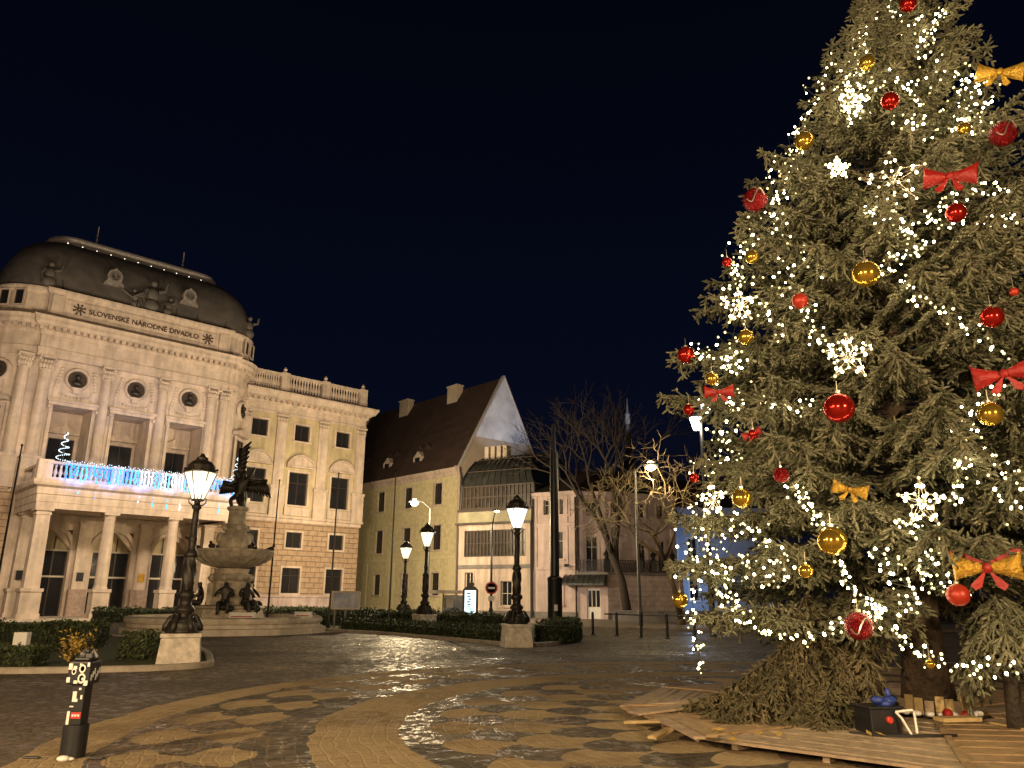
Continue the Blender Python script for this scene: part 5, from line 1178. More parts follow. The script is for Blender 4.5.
# ------------------------------------------------------------------ sticker covered bollard in the left foreground
bx, by = gnd(72, 757).x, gnd(72, 757).y
BS = Matrix.Translation((bx,by,0)) @ Matrix.Diagonal((.80,.85,1,1)) @ Matrix.Translation((-bx,-by,0))
t = thing('sticker_bollard', 'black bollard plastered with white stickers, standing alone in the left foreground', 'bollard', (bx,by,0), 0)
mb = MB(BS); mb.lathe([(.150,0),(.150,.31),(.138,.318),(.11,.318)], (bx,by,0), 22); mb.build('base_sleeve', 'black', t, smooth=True)
mb = MB(BS); mb.box(bx-.092,by-.092,.31,bx+.092,by+.092,.72); mb.build('shaft', 'black', t, bevel=.012)
mb = MB(BS); mb.box(bx-.145,by-.135,.70,bx+.145,by+.135,.93); mb.box(bx-.10,by-.11,.93,bx+.11,by+.11,.965); hd = mb.build('head', 'black', t, bevel=.02)
mb = MB(BS); rnd = random.Random(11)
for (x,z,w_,h_) in ((-.11,.88,.05,.06),(-.05,.87,.05,.03),(.07,.76,.04,.025),(-.12,.75,.045,.05),(.11,.72,.05,.05),(-.02,.73,.05,.03),(.12,.9,.03,.04),(.02,.9,.03,.02)):
    mb.box(bx+x-w_/2,by-.141,z-h_/2,bx+x+w_/2,by-.1365,z+h_/2)
xr = lambda x,z,y: BS @ Matrix.Translation((bx+x,y,z))@Matrix.Rotation(R(90),4,'X')
for (x,z,r) in ((.045,.86,.042),(.05,.765,.05),(-.06,.83,.03)):
    b0 = MB(xr(x,z,by-.1365)); b0.lathe([(r,0),(r,.004),(r*.62,.0042),(r*.62,0)], (0,0,0), 18); o_ = len(mb.v); mb.v += b0.v; mb.f += [[o_+i for i in f] for f in b0.f]; mb.m += b0.m
for k in range(6): mb.box(bx+.1455,by-.1+.035*k,.74+.03*(k%3),bx+.149,by-.075+.035*k,.80+.03*(k%3))
mb.build('stickers', 'white', hd)
mb = MB(BS)
for (x,z,w_,h_) in ((-.03,.60,.05,.07),(-.02,.55,.07,.03),(.06,.58,.025,.04),(-.075,.38,.035,.13),(-.05,.49,.05,.012),(.03,.66,.03,.02)): mb.box(bx+x-w_/2,by-.098,z-h_/2,bx+x+w_/2,by-.0935,z+h_/2)
for k in range(3): mb.box(bx-.028+.036*k,by-.1,.395,bx-.004+.036*k,by-.0992,.415)
mb.build('stickers', 'white', t); MB(BS).box(bx-.04,by-.099,.375,bx+.085,by-.0936,.435).build('red_sticker', 'red', t)
mb = MB(BS); mb.ball((bx-.03,by-.02,.99), .05, 8, 6, 1, 1, .9); mb.tube([(bx-.06,by,.96),(bx-.04,by,1.03),(bx+.02,by,1.02)], .016, 6); mb.tube([(bx+.04,by,.96),(bx+.08,by+.02,1.03),(bx+.13,by+.02,.96)], .03, 6); mb.box(bx+.02,by-.06,.96,bx+.1,by-.02,1.0); mb.build('top_clutter', 'greypaint', hd, smooth=True)
mb = MB(); mb.ball((bx+.03,by-.22,.025), .055, 9, 6, 1.2, .8, .55); mb.ball((bx+.09,by-.2,.02), .035, 8, 5, 1.2, .8, .5); o = mb.build('paper_scrap', 'white', smooth='all'); tag(o, 'crumpled white paper scrap on the ground at the foot of the sticker covered bollard', 'litter')
for dx, w_, lab in ((-.36,.16,'flat black strip on the paving, left of the sticker covered bollard'),(.30,.15,'flat black strip on the paving, right of the sticker covered bollard')):
    o = MB().box(bx+dx-w_/2,by-.12,.002,bx+dx+w_/2,by-.06,.018).build('rubber_strip', 'black', bevel=.006); tag(o, lab, 'strip')
# a few fallen leaves on the paving
P = np.array([[gnd(*q).x, gnd(*q).y, .012] for q in [(290,650),(305,657),(260,667),(282,690),(265,668),(150,678),(400,740),(352,700),(297,646),(60,662),(520,690),(480,730),(30,664),(44,664),(70,665),(160,672),(230,660),(315,702),(196,672),(640,668)]])
P = np.repeat(P, 1, 0); n = len(P); ang = rng.uniform(0,6.28,n); s = .055
A = np.stack([np.cos(ang),np.sin(ang),np.zeros(n)],1); Bv = np.stack([-np.sin(ang),np.cos(ang),np.zeros(n)],1)
V = np.stack([P-A*s*1.3, P-Bv*s*.8+np.array((0,0,.015)), P+A*s*1.3, P+Bv*s*.8+np.array((0,0,.02))],1).reshape(-1,3)
o = np_mesh('fallen_leaves', V, np.arange(4*n).reshape(n,4), ['leafyellow'], nv=4); tag(o, 'scattered yellow fallen leaves on the wet paving', 'leaves', kind='stuff')

# ------------------------------------------------------------------ blue and white lights on the theatre balcony
t = thing('icicle_lights', 'curtain of blue and white icicle lights draped over the theatre balcony', 'fairy lights', TX @ Vector((2,-.55,9.9)), TA)
for u_ in (-2.6,-.6,1.4): lamp_light('unseen_blue_spot', TX @ Vector((u_,-2.0,8.9)), 260, (.02,.22,1.0), .3, 110, TX @ Vector((u_,0,9.4)), .8)  # added unseen spots in mid-air that throw the LED tint on the parapet
for u_ in (3.4,5.4,7.6): lamp_light('unseen_blue_spot', TX @ Vector((u_,-2.0,8.9)), 150, (.12,.38,1.0), .3, 110, TX @ Vector((u_,0,9.4)), .8)
octv = [(1,0,0),(-1,0,0),(0,1,0),(0,-1,0),(0,0,1),(0,0,-1)]; octf = [(0,2,4),(2,1,4),(1,3,4),(3,0,4),(2,0,5),(1,2,5),(3,1,5),(0,3,5)]
def oct_(mb, c, r, s=1.0): mb.add([(c[0]+x*r,c[1]+y*r,c[2]+z*r*s) for x,y,z in octv], octf)
rnd = random.Random(3)
n = 50
for i in range(n):
    u = -3.3+11.6*(i+.5)/n; L = rnd.choice((.7,.9,1.0,1.15,1.0)) if i % 4 else rnd.uniform(1.7,2.5)
    f = (u+3.3)/11.6
    m = 'bulbblue' if f < .40 else ('bulbwhite' if f < .74 else 'bulbcyan' if f < .85 else 'bulbblue')
    if rnd.random() < .35: m = 'bulbcyan'
    mb = T(); z = 9.75
    while z > 9.75-L:
        oct_(mb, (u+rnd.uniform(-.05,.05), -.56+rnd.uniform(-.03,.02), z), .06, 1.7); z -= rnd.uniform(.12,.2)
    mb.build('light_strand', m, t)
mb = T()
for i in range(80): u = -3.5+12*(i/80)+rnd.uniform(-.04,.04); oct_(mb, (u, -.5, 9.95+.05*math.sin(i*1.7)), .036)
mb.build('light_rope', 'bulbwhite', t)
for u, lab, k in ((-3.4,'small white light spiral tree standing at left end of the theatre balcony',26),(8.35,'small white light spiral tree at right end of the balcony behind the fountain',20)):
    t = thing('light_spiral', lab, 'fairy lights', TX @ Vector((u,-.1,9.96)), TA)
    T().tube([(u,-.1,9.95),(u,-.1,11.9)], .03, 5).build('stake', 'iron', t)
    mb = T()
    for i in range(k*3): s = i/(k*3); a = s*26; r = .38*(1-s)+.05; oct_(mb, (u+r*math.cos(a), -.1+r*math.sin(a), 9.98+1.9*s), .04)
    mb.build('led_spiral', 'bulbwhite', t)

# ------------------------------------------------------------------ bare trees
def bare_tree(name, label, base, h, lean, seed, m='barkdark', twm='twig', spread=.55, depth=6, r0=.28, first=.42, droop=0.0, group=None, fork=None, tw=.012):
    rd = random.Random(seed)
    t = thing(name, label, 'bare tree', (base[0],base[1],0), 0, group)
    mt = MB(); ms = MB()
    def grow(p, d, L, r, k):
        mid_ = p + d*L*.5 + Vector((rd.gauss(0,.05),rd.gauss(0,.05),rd.gauss(0,.03)))*L
        q = p + d*L + Vector((rd.gauss(0,.06),rd.gauss(0,.06),0))*L
        tgt = mt if k < 3 else ms
        tgt.tube([p, mid_, q], [r, r*.85, max(tw*.6, r*.68)], 7 if k < 2 else (5 if k < 4 else 3), cap=k < 3)
        if k >= depth: return
        nb = 3 if (k >= 2 or rd.random() < .5) else 2
        if k == 0 and fork: nb = fork
        for i in range(nb):
            a = 2*math.pi*(i+rd.random()*.8)/nb; sd = Vector((math.cos(a), math.sin(a), 0))
            x = d.cross(Vector((.3,.2,1))).normalized(); y = d.cross(x)
            nd = (d*(1.0 if k else 1.1) + (x*math.cos(a)+y*math.sin(a))*spread*rd.uniform(.7,1.5) + Vector((0,0,.10-droop*k))).normalized()
            grow(mid_.lerp(q, rd.uniform(.5,1.0)) if i else q, nd, L*rd.uniform(.58,.85), max(tw, r*rd.uniform(.5,.68)), k+1)
    d0 = Vector((lean[0],lean[1],1)).normalized()
    b = Vector((base[0],base[1],0)); mt.lathe([(r0*1.5,-.02),(r0*1.15,.35),(r0,.8)], (b.x,b.y,0), 9)
    grow(b+Vector((0,0,.3)), d0, h*first, r0, 0)
    mt.build('trunk', m, t, smooth='all'); ms.build('crown', twm, t)
    return t
bt = at(628, 612, 56.3)
bare_tree('bare_tree', 'leaning bare tree in front of the pink house balcony', (bt.x,56.3), 9.8, (-.20,0), 21, m='barkdark', twm='barkdark', spread=.5, depth=6, r0=.34, first=.55, fork=3, tw=.014)
bt = at(676, 605, 49)
bare_tree('bare_tree', 'bare tree with amber lit twigs between the street railing and the spruce', (bt.x+.2,48.6), 9.0, (-.10,0), 5, m='bark', twm='twig', spread=.85, depth=6, r0=.20, first=.42, droop=.05, fork=4, tw=.018)
M['fartwig'] = mat('far_dark_twig', (0.075,.05,.035), .9, var=.3)
for k, (px, Y, h, sd, lab) in enumerate(((566,92,22,3,'dark bare tree behind the roof of the glazed annex'),(600,105,25,9,'tall dark bare tree behind the left part of the pink house'),(640,98,23,14,'dark bare tree beside the distant church tower'),(672,90,21,17,'dark bare tree behind the amber street lamp'),(704,92,22,31,'dark bare tree behind the left edge of the spruce'))):
    p = at(px, 600, Y); bare_tree('bare_tree', lab, (p.x,Y), h*.74, (rng.normal(0,.05),0), sd, m='barkdark', twm='fartwig', spread=.6, depth=6, r0=.38, first=.34, fork=4, tw=.03, group='dark bare trees behind the houses')

# ------------------------------------------------------------------ the decorated spruce
SX, SY = TREE.x, TREE.y
_z = np.array([0,.6,1.0,1.8,3.2,4.6,5.6,7.0,8.4,10.0,11.0,12.0,12.8,13.5]); _r = np.array([2.9,3.1,3.2,3.2,3.25,3.2,3.0,2.6,2.1,1.5,1.05,.62,.28,.02])
_s = np.array([0,0,0,0,0,0,.03,.2,.4,.7,.95,1.15,1.28,1.36])
def RAD(z): return np.interp(z, _z, _r)
def AXX(z): return SX + np.interp(z, _z, _s)
M['needle'] = None
def needle_mat(name='spruce_needles', lo=(.098,.102,.058,1), hi=(.225,.212,.138,1)):
    m, t, b = newmat(name); L = t.links
    co = t.nodes.new('ShaderNodeTexCoord'); n = t.nodes.new('ShaderNodeTexNoise'); n.inputs['Scale'].default_value = 2.2; n.inputs['Detail'].default_value = 5
    L.new(co.outputs['Object'], n.inputs['Vector'])
    r = t.nodes.new('ShaderNodeValToRGB'); r.color_ramp.elements[0].position = .32; r.color_ramp.elements[1].position = .72
    r.color_ramp.elements[0].color = lo; r.color_ramp.elements[1].color = hi; L.new(n.outputs['Fac'], r.inputs[0])
    g_ = t.nodes.new('ShaderNodeNewGeometry'); mr = t.nodes.new('ShaderNodeMapRange'); mr.inputs['To Min'].default_value = .65; mr.inputs['To Max'].default_value = 1.35
    L.new(g_.outputs['Random Per Island'], mr.inputs['Value']); vm = t.nodes.new('ShaderNodeVectorMath'); vm.operation = 'SCALE'
    L.new(r.outputs[0], vm.inputs[0]); L.new(mr.outputs[0], vm.inputs['Scale']); L.new(vm.outputs[0], b.inputs['Base Color'])
    b.inputs['Roughness'].default_value = .65; b.inputs['Specular IOR Level'].default_value = .3
    return m
M['needle'] = needle_mat()
M['dimneedle'] = needle_mat('dim_brown_spruce_needles', (.060,.054,.026,1), (.140,.112,.062,1))  # browner, and darkened in colour for the weaker light on the low boughs
def needles(A, Bv, dens, ln=.034, wd=.0085):
    """needles round twigs A->B"""
    L = np.linalg.norm(Bv-A, axis=1); cnt = np.maximum(4, (L*dens).astype(int)); idx = np.repeat(np.arange(len(A)), cnt); n = len(idx)
    t_ = rng.uniform(0,1.0,n)[:,None]; ax = ((Bv-A)/(L[:,None]+1e-9))[idx]; base = A[idx]*(1-t_) + Bv[idx]*t_
    rad = rng.normal(0,1,(n,3)); rad -= ax*np.sum(rad*ax,1)[:,None]; rad /= np.linalg.norm(rad,axis=1)[:,None]+1e-9
    d = ax*.75 + rad*.8; d /= np.linalg.norm(d,axis=1)[:,None]
    wv = np.cross(d, rng.normal(0,1,(n,3))); wv /= np.linalg.norm(wv,axis=1)[:,None]+1e-9
    l = (ln*rng.uniform(.75,1.25,n)*(1-.35*t_[:,0]))[:,None]
    V = np.stack([base-wv*wd*.5, base+wv*wd*.5, base+d*l], 1).reshape(-1,3)
    return V, np.arange(3*n).reshape(n,3)
def rotz(v, a):
    c, s = np.cos(a), np.sin(a); return np.stack([v[:,0]*c-v[:,1]*s, v[:,0]*s+v[:,1]*c, v[:,2]],1)
class Boughs:
    def __init__(s): s.tw = []; s.fine = []; s.ax = []
    def bough(s, root, az, L, slope, sag, lift, fill=1.0, start=.2, hang=.35, wide=1.0):
        o = np.array((math.cos(az), math.sin(az), 0)); sd = np.array((-o[1], o[0], 0)); bend = rng.normal(0,.10)
        def pt(q): return np.array(root) + o*L*q + sd*L*bend*q*q + np.array((0,0,1))*(L*(slope*q - sag*q*q + lift*q**3))
        qs = np.linspace(0,1,9); ap = np.array([pt(q) for q in qs]); s.ax.append((ap, max(.008,.008*L+.004)))
        for i in range(3 if start > .15 else 1, 8): s.tw.append((ap[i], ap[i+1]))
        step = .125/fill; k = max(5, int(L*(1-start)/step))
        for q in np.linspace(start, 1.0, k):
            p = pt(q); fwd = pt(min(1.02,q+.03)) - pt(q-.01); fwd /= np.linalg.norm(fwd)
            for sg in (-1, 1):
                ll = wide*(.16 + .50*L/3.4*(1.15-q)**.8)*rng.uniform(.65,1.2)
                if q > .93: ll *= .6
                an = rng.uniform(.75,1.15); dv = fwd*math.cos(an) + sd*sg*math.sin(an); 
                e = p + dv*ll*.55 + np.array((0,0,-hang*ll*.25)); e2 = e + dv*ll*.45 + np.array((0,0,-hang*ll*.75)) + rng.normal(0,.02,3)
                s.tw.append((p,e)); s.tw.append((e,e2))
                m = max(3, int(ll/.058))
                for f in np.linspace(.2,1,m):
                    b_ = p*(1-f)+e*f if f < .55 else e*(1-(f-.55)/.45)+e2*((f-.55)/.45)
                    for s2 in (-1,1):
                        d2 = dv*.8 + fwd*.55*s2*sg + np.array((0,0,-.35*hang*2)) + rng.normal(0,.22,3); d2 /= np.linalg.norm(d2)
                        s.tw.append((b_, b_ + d2*rng.uniform(.06,.135)*(1.25-.4*f)))
            if rng.random() < .8*fill:   # hanging twig under the bough
                lh = rng.uniform(.12,.34)*(.6+.4*L/3); e = p + np.array((rng.normal(0,.05),rng.normal(0,.05),-lh)); s.tw.append((p,e))
                for f in (.3,.6,.9):
                    b_ = p*(1-f)+e*f; d2 = np.array((rng.normal(0,.6),rng.normal(0,.6),-.7)); d2 /= np.linalg.norm(d2); s.tw.append((b_, b_+d2*rng.uniform(.06,.13)))
            # upright tips on top
            if q > .5 and rng.random() < .5: d2 = fwd*.7+np.array((0,0,.7))+rng.normal(0,.25,3); s.tw.append((p, p+d2*rng.uniform(.06,.14)))
        tip = pt(1.0); fwd = pt(1.0)-pt(.93); fwd /= np.linalg.norm(fwd); s.tw.append((tip, tip+fwd*.14))
    def build(s, name, parent, dens=95, woodname=None, ln=.034, wd=.011, m='needle', core=.017):
        A = np.array([a for a,_ in s.tw]); Bv = np.array([b for _,b in s.tw])
        L0 = np.linalg.norm(Bv-A,axis=1); long_ = L0 > .15; cnt = np.where(long_, (L0/.055).astype(int), 0); ix = np.repeat(np.arange(len(A)), cnt); nx = len(ix)
        q_ = rng.uniform(.05,1,nx)[:,None]; P_ = A[ix]*(1-q_)+Bv[ix]*q_; dd = (Bv-A)[ix]/L0[ix][:,None]*.65 + rng.normal(0,.5,(nx,3)) + np.array((0,0,-.15)); dd /= np.linalg.norm(dd,axis=1)[:,None]
        thin = np.concatenate([np.where(long_, .55, 1.0), np.ones(nx)])
        A = np.concatenate([A, P_]); Bv = np.concatenate([Bv, P_+dd*rng.uniform(.05,.11,nx)[:,None]])
        V, Fc = needles(A, Bv, dens, ln, wd)
        D = Bv-A; L = np.linalg.norm(D,axis=1)[:,None]; D = D/(L+1e-9); X = np.cross(D, rng.normal(0,1,D.shape)); X /= np.linalg.norm(X,axis=1)[:,None]+1e-9; Y = np.cross(D,X)
        rr = core*(rng.uniform(.8,1.25,len(A))*thin)[:,None]; ring = []
        for f, k in ((-.04,.55),(.5,1.0),(.88,.7)):
            for j in range(5):
                an = 2*math.pi*j/5 + f*1.3; ring.append(A + D*L*f + (X*math.cos(an)+Y*math.sin(an))*rr*k)
        ring.append(A + D*(L+.012)); V2 = np.stack(ring,1); nb = V2.shape[1]; f2 = []
        for i in (0,1):
            for j in range(5): p_, q_ = i*5+j, i*5+(j+1)%5; f2 += [(p_,q_,q_+5),(p_,q_+5,p_+5)]
        for j in range(5): f2.append((10+j,10+(j+1)%5,15))
        f2 = (np.arange(len(A))[:,None,None]*nb + np.array(f2)[None]).reshape(-1,3)
        Fc = np.concatenate([Fc, f2+len(V)]); V = np.concatenate([V, V2.reshape(-1,3)])
        print('foliage', name, len(A), 'twigs', len(Fc), 'tris')
        o = np_mesh(name, V, Fc, [m], parent, nv=3)
        mb = MB()
        for ap, r in s.ax: mb.tube([tuple(p) for p in ap], list(np.linspace(r, .006, len(ap))), 5, cap=False)
        w_ = mb.build('limbs', 'barkdark', o if parent is None else parent)
        return o
sp_ = thing('decorated_spruce', 'tall frosted green spruce covered in warm fairy lights, baubles and bows', 'tree', (SX,SY,0))
mb = MB(); zz = np.linspace(0,13.3,16)
mb.tube([(AXX(z),SY,z) for z in zz], [.40 if z < .1 else max(.02,.31*(1-z/13.6)) for z in zz], 14); mb.build('trunk', 'bark', sp_, smooth='all')
bo = Boughs(); z = 1.45
while z < 13.1:
    rr = float(RAD(z)); k = int(round(6+5.5*min(1, rr/2.6))); ph = rng.uniform(0,6.28)
    for i in range(k):
        az = ph + 2*math.pi*i/k + rng.normal(0,.14); front = math.cos(az+math.pi/2+.45)    # towards the camera
        if front < -.35 and rng.random() < .18: continue
        if z < 1.75 and math.cos(az-R(-66)) > .62: continue
        zi = z + rng.normal(0,.12)
        L = rr*rng.uniform(.74,1.10)
        if zi > 8: L *= rng.uniform(.92,1.06)
        q = zi/13.5
        slope = -.10 + .34*max(0,q-.45)/.55*1.3 ; sag = .22-.1*q; lift = .20
        fill = .95 if front > -.2 else .6
        # low boughs on the right leave the trunk free
        if zi < 2.3 and math.cos(az-R(-62)) > .72: L *= .74; slope = .04; 
        bo.bough((float(AXX(zi)), SY, zi + (.25 if zi < 3 else .1)), az, L, slope, sag, lift, fill, start=.30 if rr > 1.2 else .1, hang=.55 if zi < 6 else .4)
    z += .31 if z < 10 else .27
bo.bough((float(AXX(12.9)),SY,12.7), 0, .2, 3.5, 0, 0, 1, .1); bo.bough((float(AXX(13)),SY,12.9), 2, .15, 4.5, 0, 0, 1, .1)
crown = bo.build('crown', sp_, dens=85)
# boughs sweeping down to the ground at the left of the trunk
lb = Boughs()
for azd, L in ((172,1.9),(180,2.1),(187,2.2),(194,2.2),(202,2.1),(210,2.05),(218,1.9),(226,1.7),(236,1.55),(246,1.35),(258,1.15),(270,.95),(160,1.6),(184,1.7),(198,1.6),(214,1.3),(230,1.1)):
    ox, oy, z0 = SX-1.35+rng.uniform(-.25,.25), SY-.15+rng.uniform(-.25,.2), 1.45+rng.uniform(-.15,.25)
    drop = (z0-.16)/L
    lb.bough((ox,oy,z0), R(azd), L, -1.55*drop, -.5*drop, .05*drop, 1.25, start=.03, hang=.7, wide=1.2)
for k in range(14):
    lb.bough((SX-1.35+rng.uniform(-.45,.45),SY-.3+rng.uniform(-.5,.3),1.65+rng.uniform(-.25,.2)), R(210+rng.uniform(-60,60)), .8, -1.7, .1, 0, 1.2, start=0, hang=.9, wide=1.4)
lowb = lb.build('low_bough', sp_, dens=70, m='dimneedle')
mb = MB()
mb.tube([(SX-.9,SY-.3,1.5),(SX-.95,SY+.05,.9),(SX-.75,SY+.25,.35),(SX-.35,SY+.35,.12),(SX-.05,SY+.35,.1)], [.2,.24,.22,.14,.08], 9); mb.tube([(SX-1.0,SY-.3,1.5),(SX-1.5,SY-.15,.7),(SX-2.3,SY+.0,.16)], [.16,.17,.1], 8)
mb.build('root_limb', 'barkdark', sp_, smooth='all')
# slim trunk at the right edge
p = gnd(1019, 738); st = thing('slim_trunk', 'slim dark trunk with drooping twigs at the right edge of the deck', 'tree', (p.x,p.y,.1))
mb = MB(); mb.tube([(p.x,p.y,.1),(p.x+.01,p.y,.7),(p.x-.02,p.y+.05,1.6)], [.115,.085,.07], 10); mb.build('trunk', 'barkdark', st, smooth='all')
rb_ = Boughs()
for k in range(16):
    a = 2*math.pi*k/16+rng.normal(0,.2); rb_.bough((p.x,p.y+.05,1.0+.75*rng.random()), a, rng.uniform(.35,.62), -.2, .85, .1, 1.3, start=.1, hang=.9, wide=1.5)
rb_.build('twigs', st, dens=90)

# ------------------------------------------------------------------ wooden deck round the trunk, loose boards, things at the trunk foot
dn = 10; DR, DI = 4.15, .75
for k in range(dn):
    a0, a1 = 2*math.pi*(k-.5)/dn+.22, 2*math.pi*(k+.5)/dn+.22; am = (a0+a1)/2
    if SY+DR*math.sin(am) < 6: pass
    side = math.cos(am); depth_ = math.sin(am)
    if math.cos(am) > .35 and math.sin(am) > .3: where = 'behind the trunk, right of it'
    names = ['at right edge of the photo beside the slim trunk','far right, behind the slim trunk','behind the trunk, right of the blue bag','directly behind the trunk','behind the heap of low boughs','left, partly under the sweeping boughs','nearest the loose boards on the left','front left, where boards step down to the paving','front, before the black box at the trunk','front right, before the slim trunk']
    t = thing('deck_panel', 'wedge of brown wooden deck boards '+names[k], 'deck', (SX+3*math.cos(am), SY+3*math.sin(am), .1), 0, 'wedge panels of the deck round the spruce')
    mb = MB(); fr = frame((SX,SY,0), (-math.sin(am), math.cos(am)))   # x tangential; -y outward
    half = math.tan(math.pi/dn); r = DI; j = 0
    while r < DR-.1:
        w_ = .135; ro = r+w_-.012; jz = .105+.004*((j*7) % 3); e = .03+.02*((j*5+k*3) % 4)/4
        mb.add([(-r*half+e,-r,jz-.028),(r*half-e,-r,jz-.028),(ro*half-e,-ro,jz-.028),(-ro*half+e,-ro,jz-.028),(-r*half+e,-r,jz),(r*half-e,-r,jz),(ro*half-e,-ro,jz),(-ro*half+e,-ro,jz)] if False else
               [tuple(fr @ Vector(q)) for q in [(-r*half+e,-r,jz-.028),(r*half-e,-r,jz-.028),(ro*half-e,-ro,jz-.028),(-ro*half+e,-ro,jz-.028),(-r*half+e,-r,jz),(r*half-e,-r,jz),(ro*half-e,-ro,jz),(-ro*half+e,-ro,jz)]],
               [(0,1,2,3),(7,6,5,4),(0,4,5,1),(1,5,6,2),(2,6,7,3),(3,7,4,0)])
        r += w_; j += 1
    mb.build('boards', 'board' if k % 2 else 'boardgrey', t)
    mb = MB(fr)
    for sx in (-.62,0,.62): mb.bar((sx*DI*half*1.2,-DI-.1,.04),(sx*DR*half*1.2,-DR+.12,.04),.07,.07)
    mb.build('joists', 'boardgrey', t)
    mb = MB(); c, s = math.cos(a1), math.sin(a1); mb.bar((SX+(DI+.3)*c,SY+(DI+.3)*s,.122),(SX+(DR+.05)*c,SY+(DR+.05)*s,.122),.075,.02); mb.build('seam_batten', 'boardpale' if k in (7,8) else 'board', t)
for k, (a, b, z0, z1, w_, m, lab) in enumerate((((626,722),(672,721),.05,.12,.13,'boardpale','loose pale board jutting out furthest left over the paving'),((652,738),(670,729),.05,.1,.12,'boardpale','short loose board with pale sawn end, below the jutting board'),((633,713),(690,706),.12,.16,.30,'boardgrey','wide loose board lying flat, partly under bough tips'),((645,704),(700,701),.10,.15,.22,'boardgrey','farthest loose board behind the wide one at left of deck'),((660,718),(700,738),.17,.2,.13,'boardgrey','loose board lying crosswise over the left deck edge'),((668,716),(712,736),.15,.18,.13,'board','brown loose board beside the crosswise one on left deck edge'))):
    p, q = gnd(*a, z=z0), gnd(*b, z=z1); p.z = z0; q.z = z1
    o = MB().bar(p, q, w_, .032).build('loose_board', m, bevel=.004); tag(o, lab, 'board', 'loose boards at the left edge of the deck')
# cable box, bag, boards round the trunk foot
def G(px, py, z=.12): return gnd(px, py, z)
p = G(893, 733); t = thing('power_box', 'black power box with red socket and white handle at the trunk foot', 'box', (p.x,p.y,.115), R(12))
xf = Matrix.Translation((p.x,p.y,.115)) @ Matrix.Rotation(R(12),4,'Z')
mb = MB(xf); mb.box(-.28,-.02,0,.12,.30,.27); mb.box(-.31,-.05,.27,.15,.33,.295); mb.build('case', 'black', t, bevel=.01)
xs = xf @ Matrix.Translation((-.05,-.03,.15)) @ Matrix.Rotation(R(90),4,'X'); mb = MB(xs); mb.lathe([(.04,-.01),(.04,.02),(.03,.03)], (.0,0,0), 12); mb.build('socket', 'red', t)
mb = MB(xf); mb.tube([(.02,-.06,.24),(.17,-.16,.27),(.19,-.16,.24),(.15,-.22,.03)], .014, 6); mb.tube([(.02,-.06,.24),(.06,-.1,.18),(.10,-.2,.0)], .014, 6); mb.build('handle', 'white', t)
mb = MB(xf); mb.tube([(-.4,-.1,.01),(-.2,-.2,.012),(.0,-.25,.012),(.3,-.3,.015),(.6,-.3,.012)], .016, 6); mb.tube([(-.5,.1,.01),(-.3,-.1,.012),(.1,-.18,.012)], .014, 6); mb.build('cable', 'black', t)
mb = MB(xf)
for k in range(5): mb.ball((-.10+.045*k,.08+.02*math.sin(k*2.1),.335+.02*math.cos(k*1.7)), .075, 10, 7, 1.1, 1, .65)
mb.ball((.08,.12,.42), .045, 8, 6, .8, .8, 1.4); o = mb.build('blue_bag', 'bluecloth', smooth='all'); tag(o, 'crumpled blue bag lying on top of the black power box', 'bag')
rt = .47
fn = thing('trunk_guard', 'low guard of pale upright boards set round the spruce trunk', 'guard', (SX,SY,.115))
for k in range(9):
    a = R(196+15.5*k); c, s = math.cos(a), math.sin(a); f2 = frame((SX+rt*c,SY+rt*s,0), (-s,c)); mb = MB(f2); mb.box(-.055,-.012,.115,.055,.014,.30+.03*((k*5)%3)); mb.build('board', 'boardpale' if k%3 else 'boardgrey', fn)
mb = MB()
for k in range(9):
    a = R(200+14*k); mb.ball((SX+.62*math.cos(a),SY+.62*math.sin(a),.15), .055, 7, 5, 1.2, 1, .7)
mb.k = 1; mb.ball((SX-.12,SY-.68,.17), .07, 7, 5); mb.ball((SX+.1,SY-.7,.16), .06, 7, 5)
o = mb.build('plug_cluster', ['white','redsatin'], smooth='all'); tag(o, 'row of pale cable plugs and red packets lying before the trunk guard', 'cables')
mb = MB(); p = G(958,722); mb.bar((p.x-.25,p.y,.15),(p.x+.3,p.y+.1,.15),.2,.05); o = mb.build('loose_board', 'boardpale', bevel=.004); tag(o, 'short pale board lying right of the trunk guard', 'board', 'loose boards at the left edge of the deck')
P = np.array([[G(*q).x,G(*q).y,.135] for q in [(720,733),(733,738),(765,735),(700,732),(780,742),(760,720),(870,738),(985,712)]])
n = len(P); V,Fc = leaf_cloud(np.repeat(P,4,0)+rng.normal(0,.05,(n*4,3))*np.array((1,1,.1)), np.tile((0,0,1.),(n*4,1)), .07, 3.0); o = np_mesh('deck_leaves', V, Fc, ['leafyellow'], nv=4); tag(o, 'dry orange leaves lying on the deck beside the low boughs', 'leaves', kind='stuff')

# ------------------------------------------------------------------ points on the crown
def on_crown(px, py, inset=0.0):
    d = np.array(ray(px, py)); best = None
    for t_ in np.arange(6.5, 16.5, .05):
        p = d*t_ + np.array((0,0,CAM_H)); f = math.hypot(p[0]-AXX(p[2]), p[1]-SY) - (float(RAD(p[2]))*.93 - inset)
        if best is None or f < best[0]: best = (f, p)
        if f <= 0: return p
    return best[1]
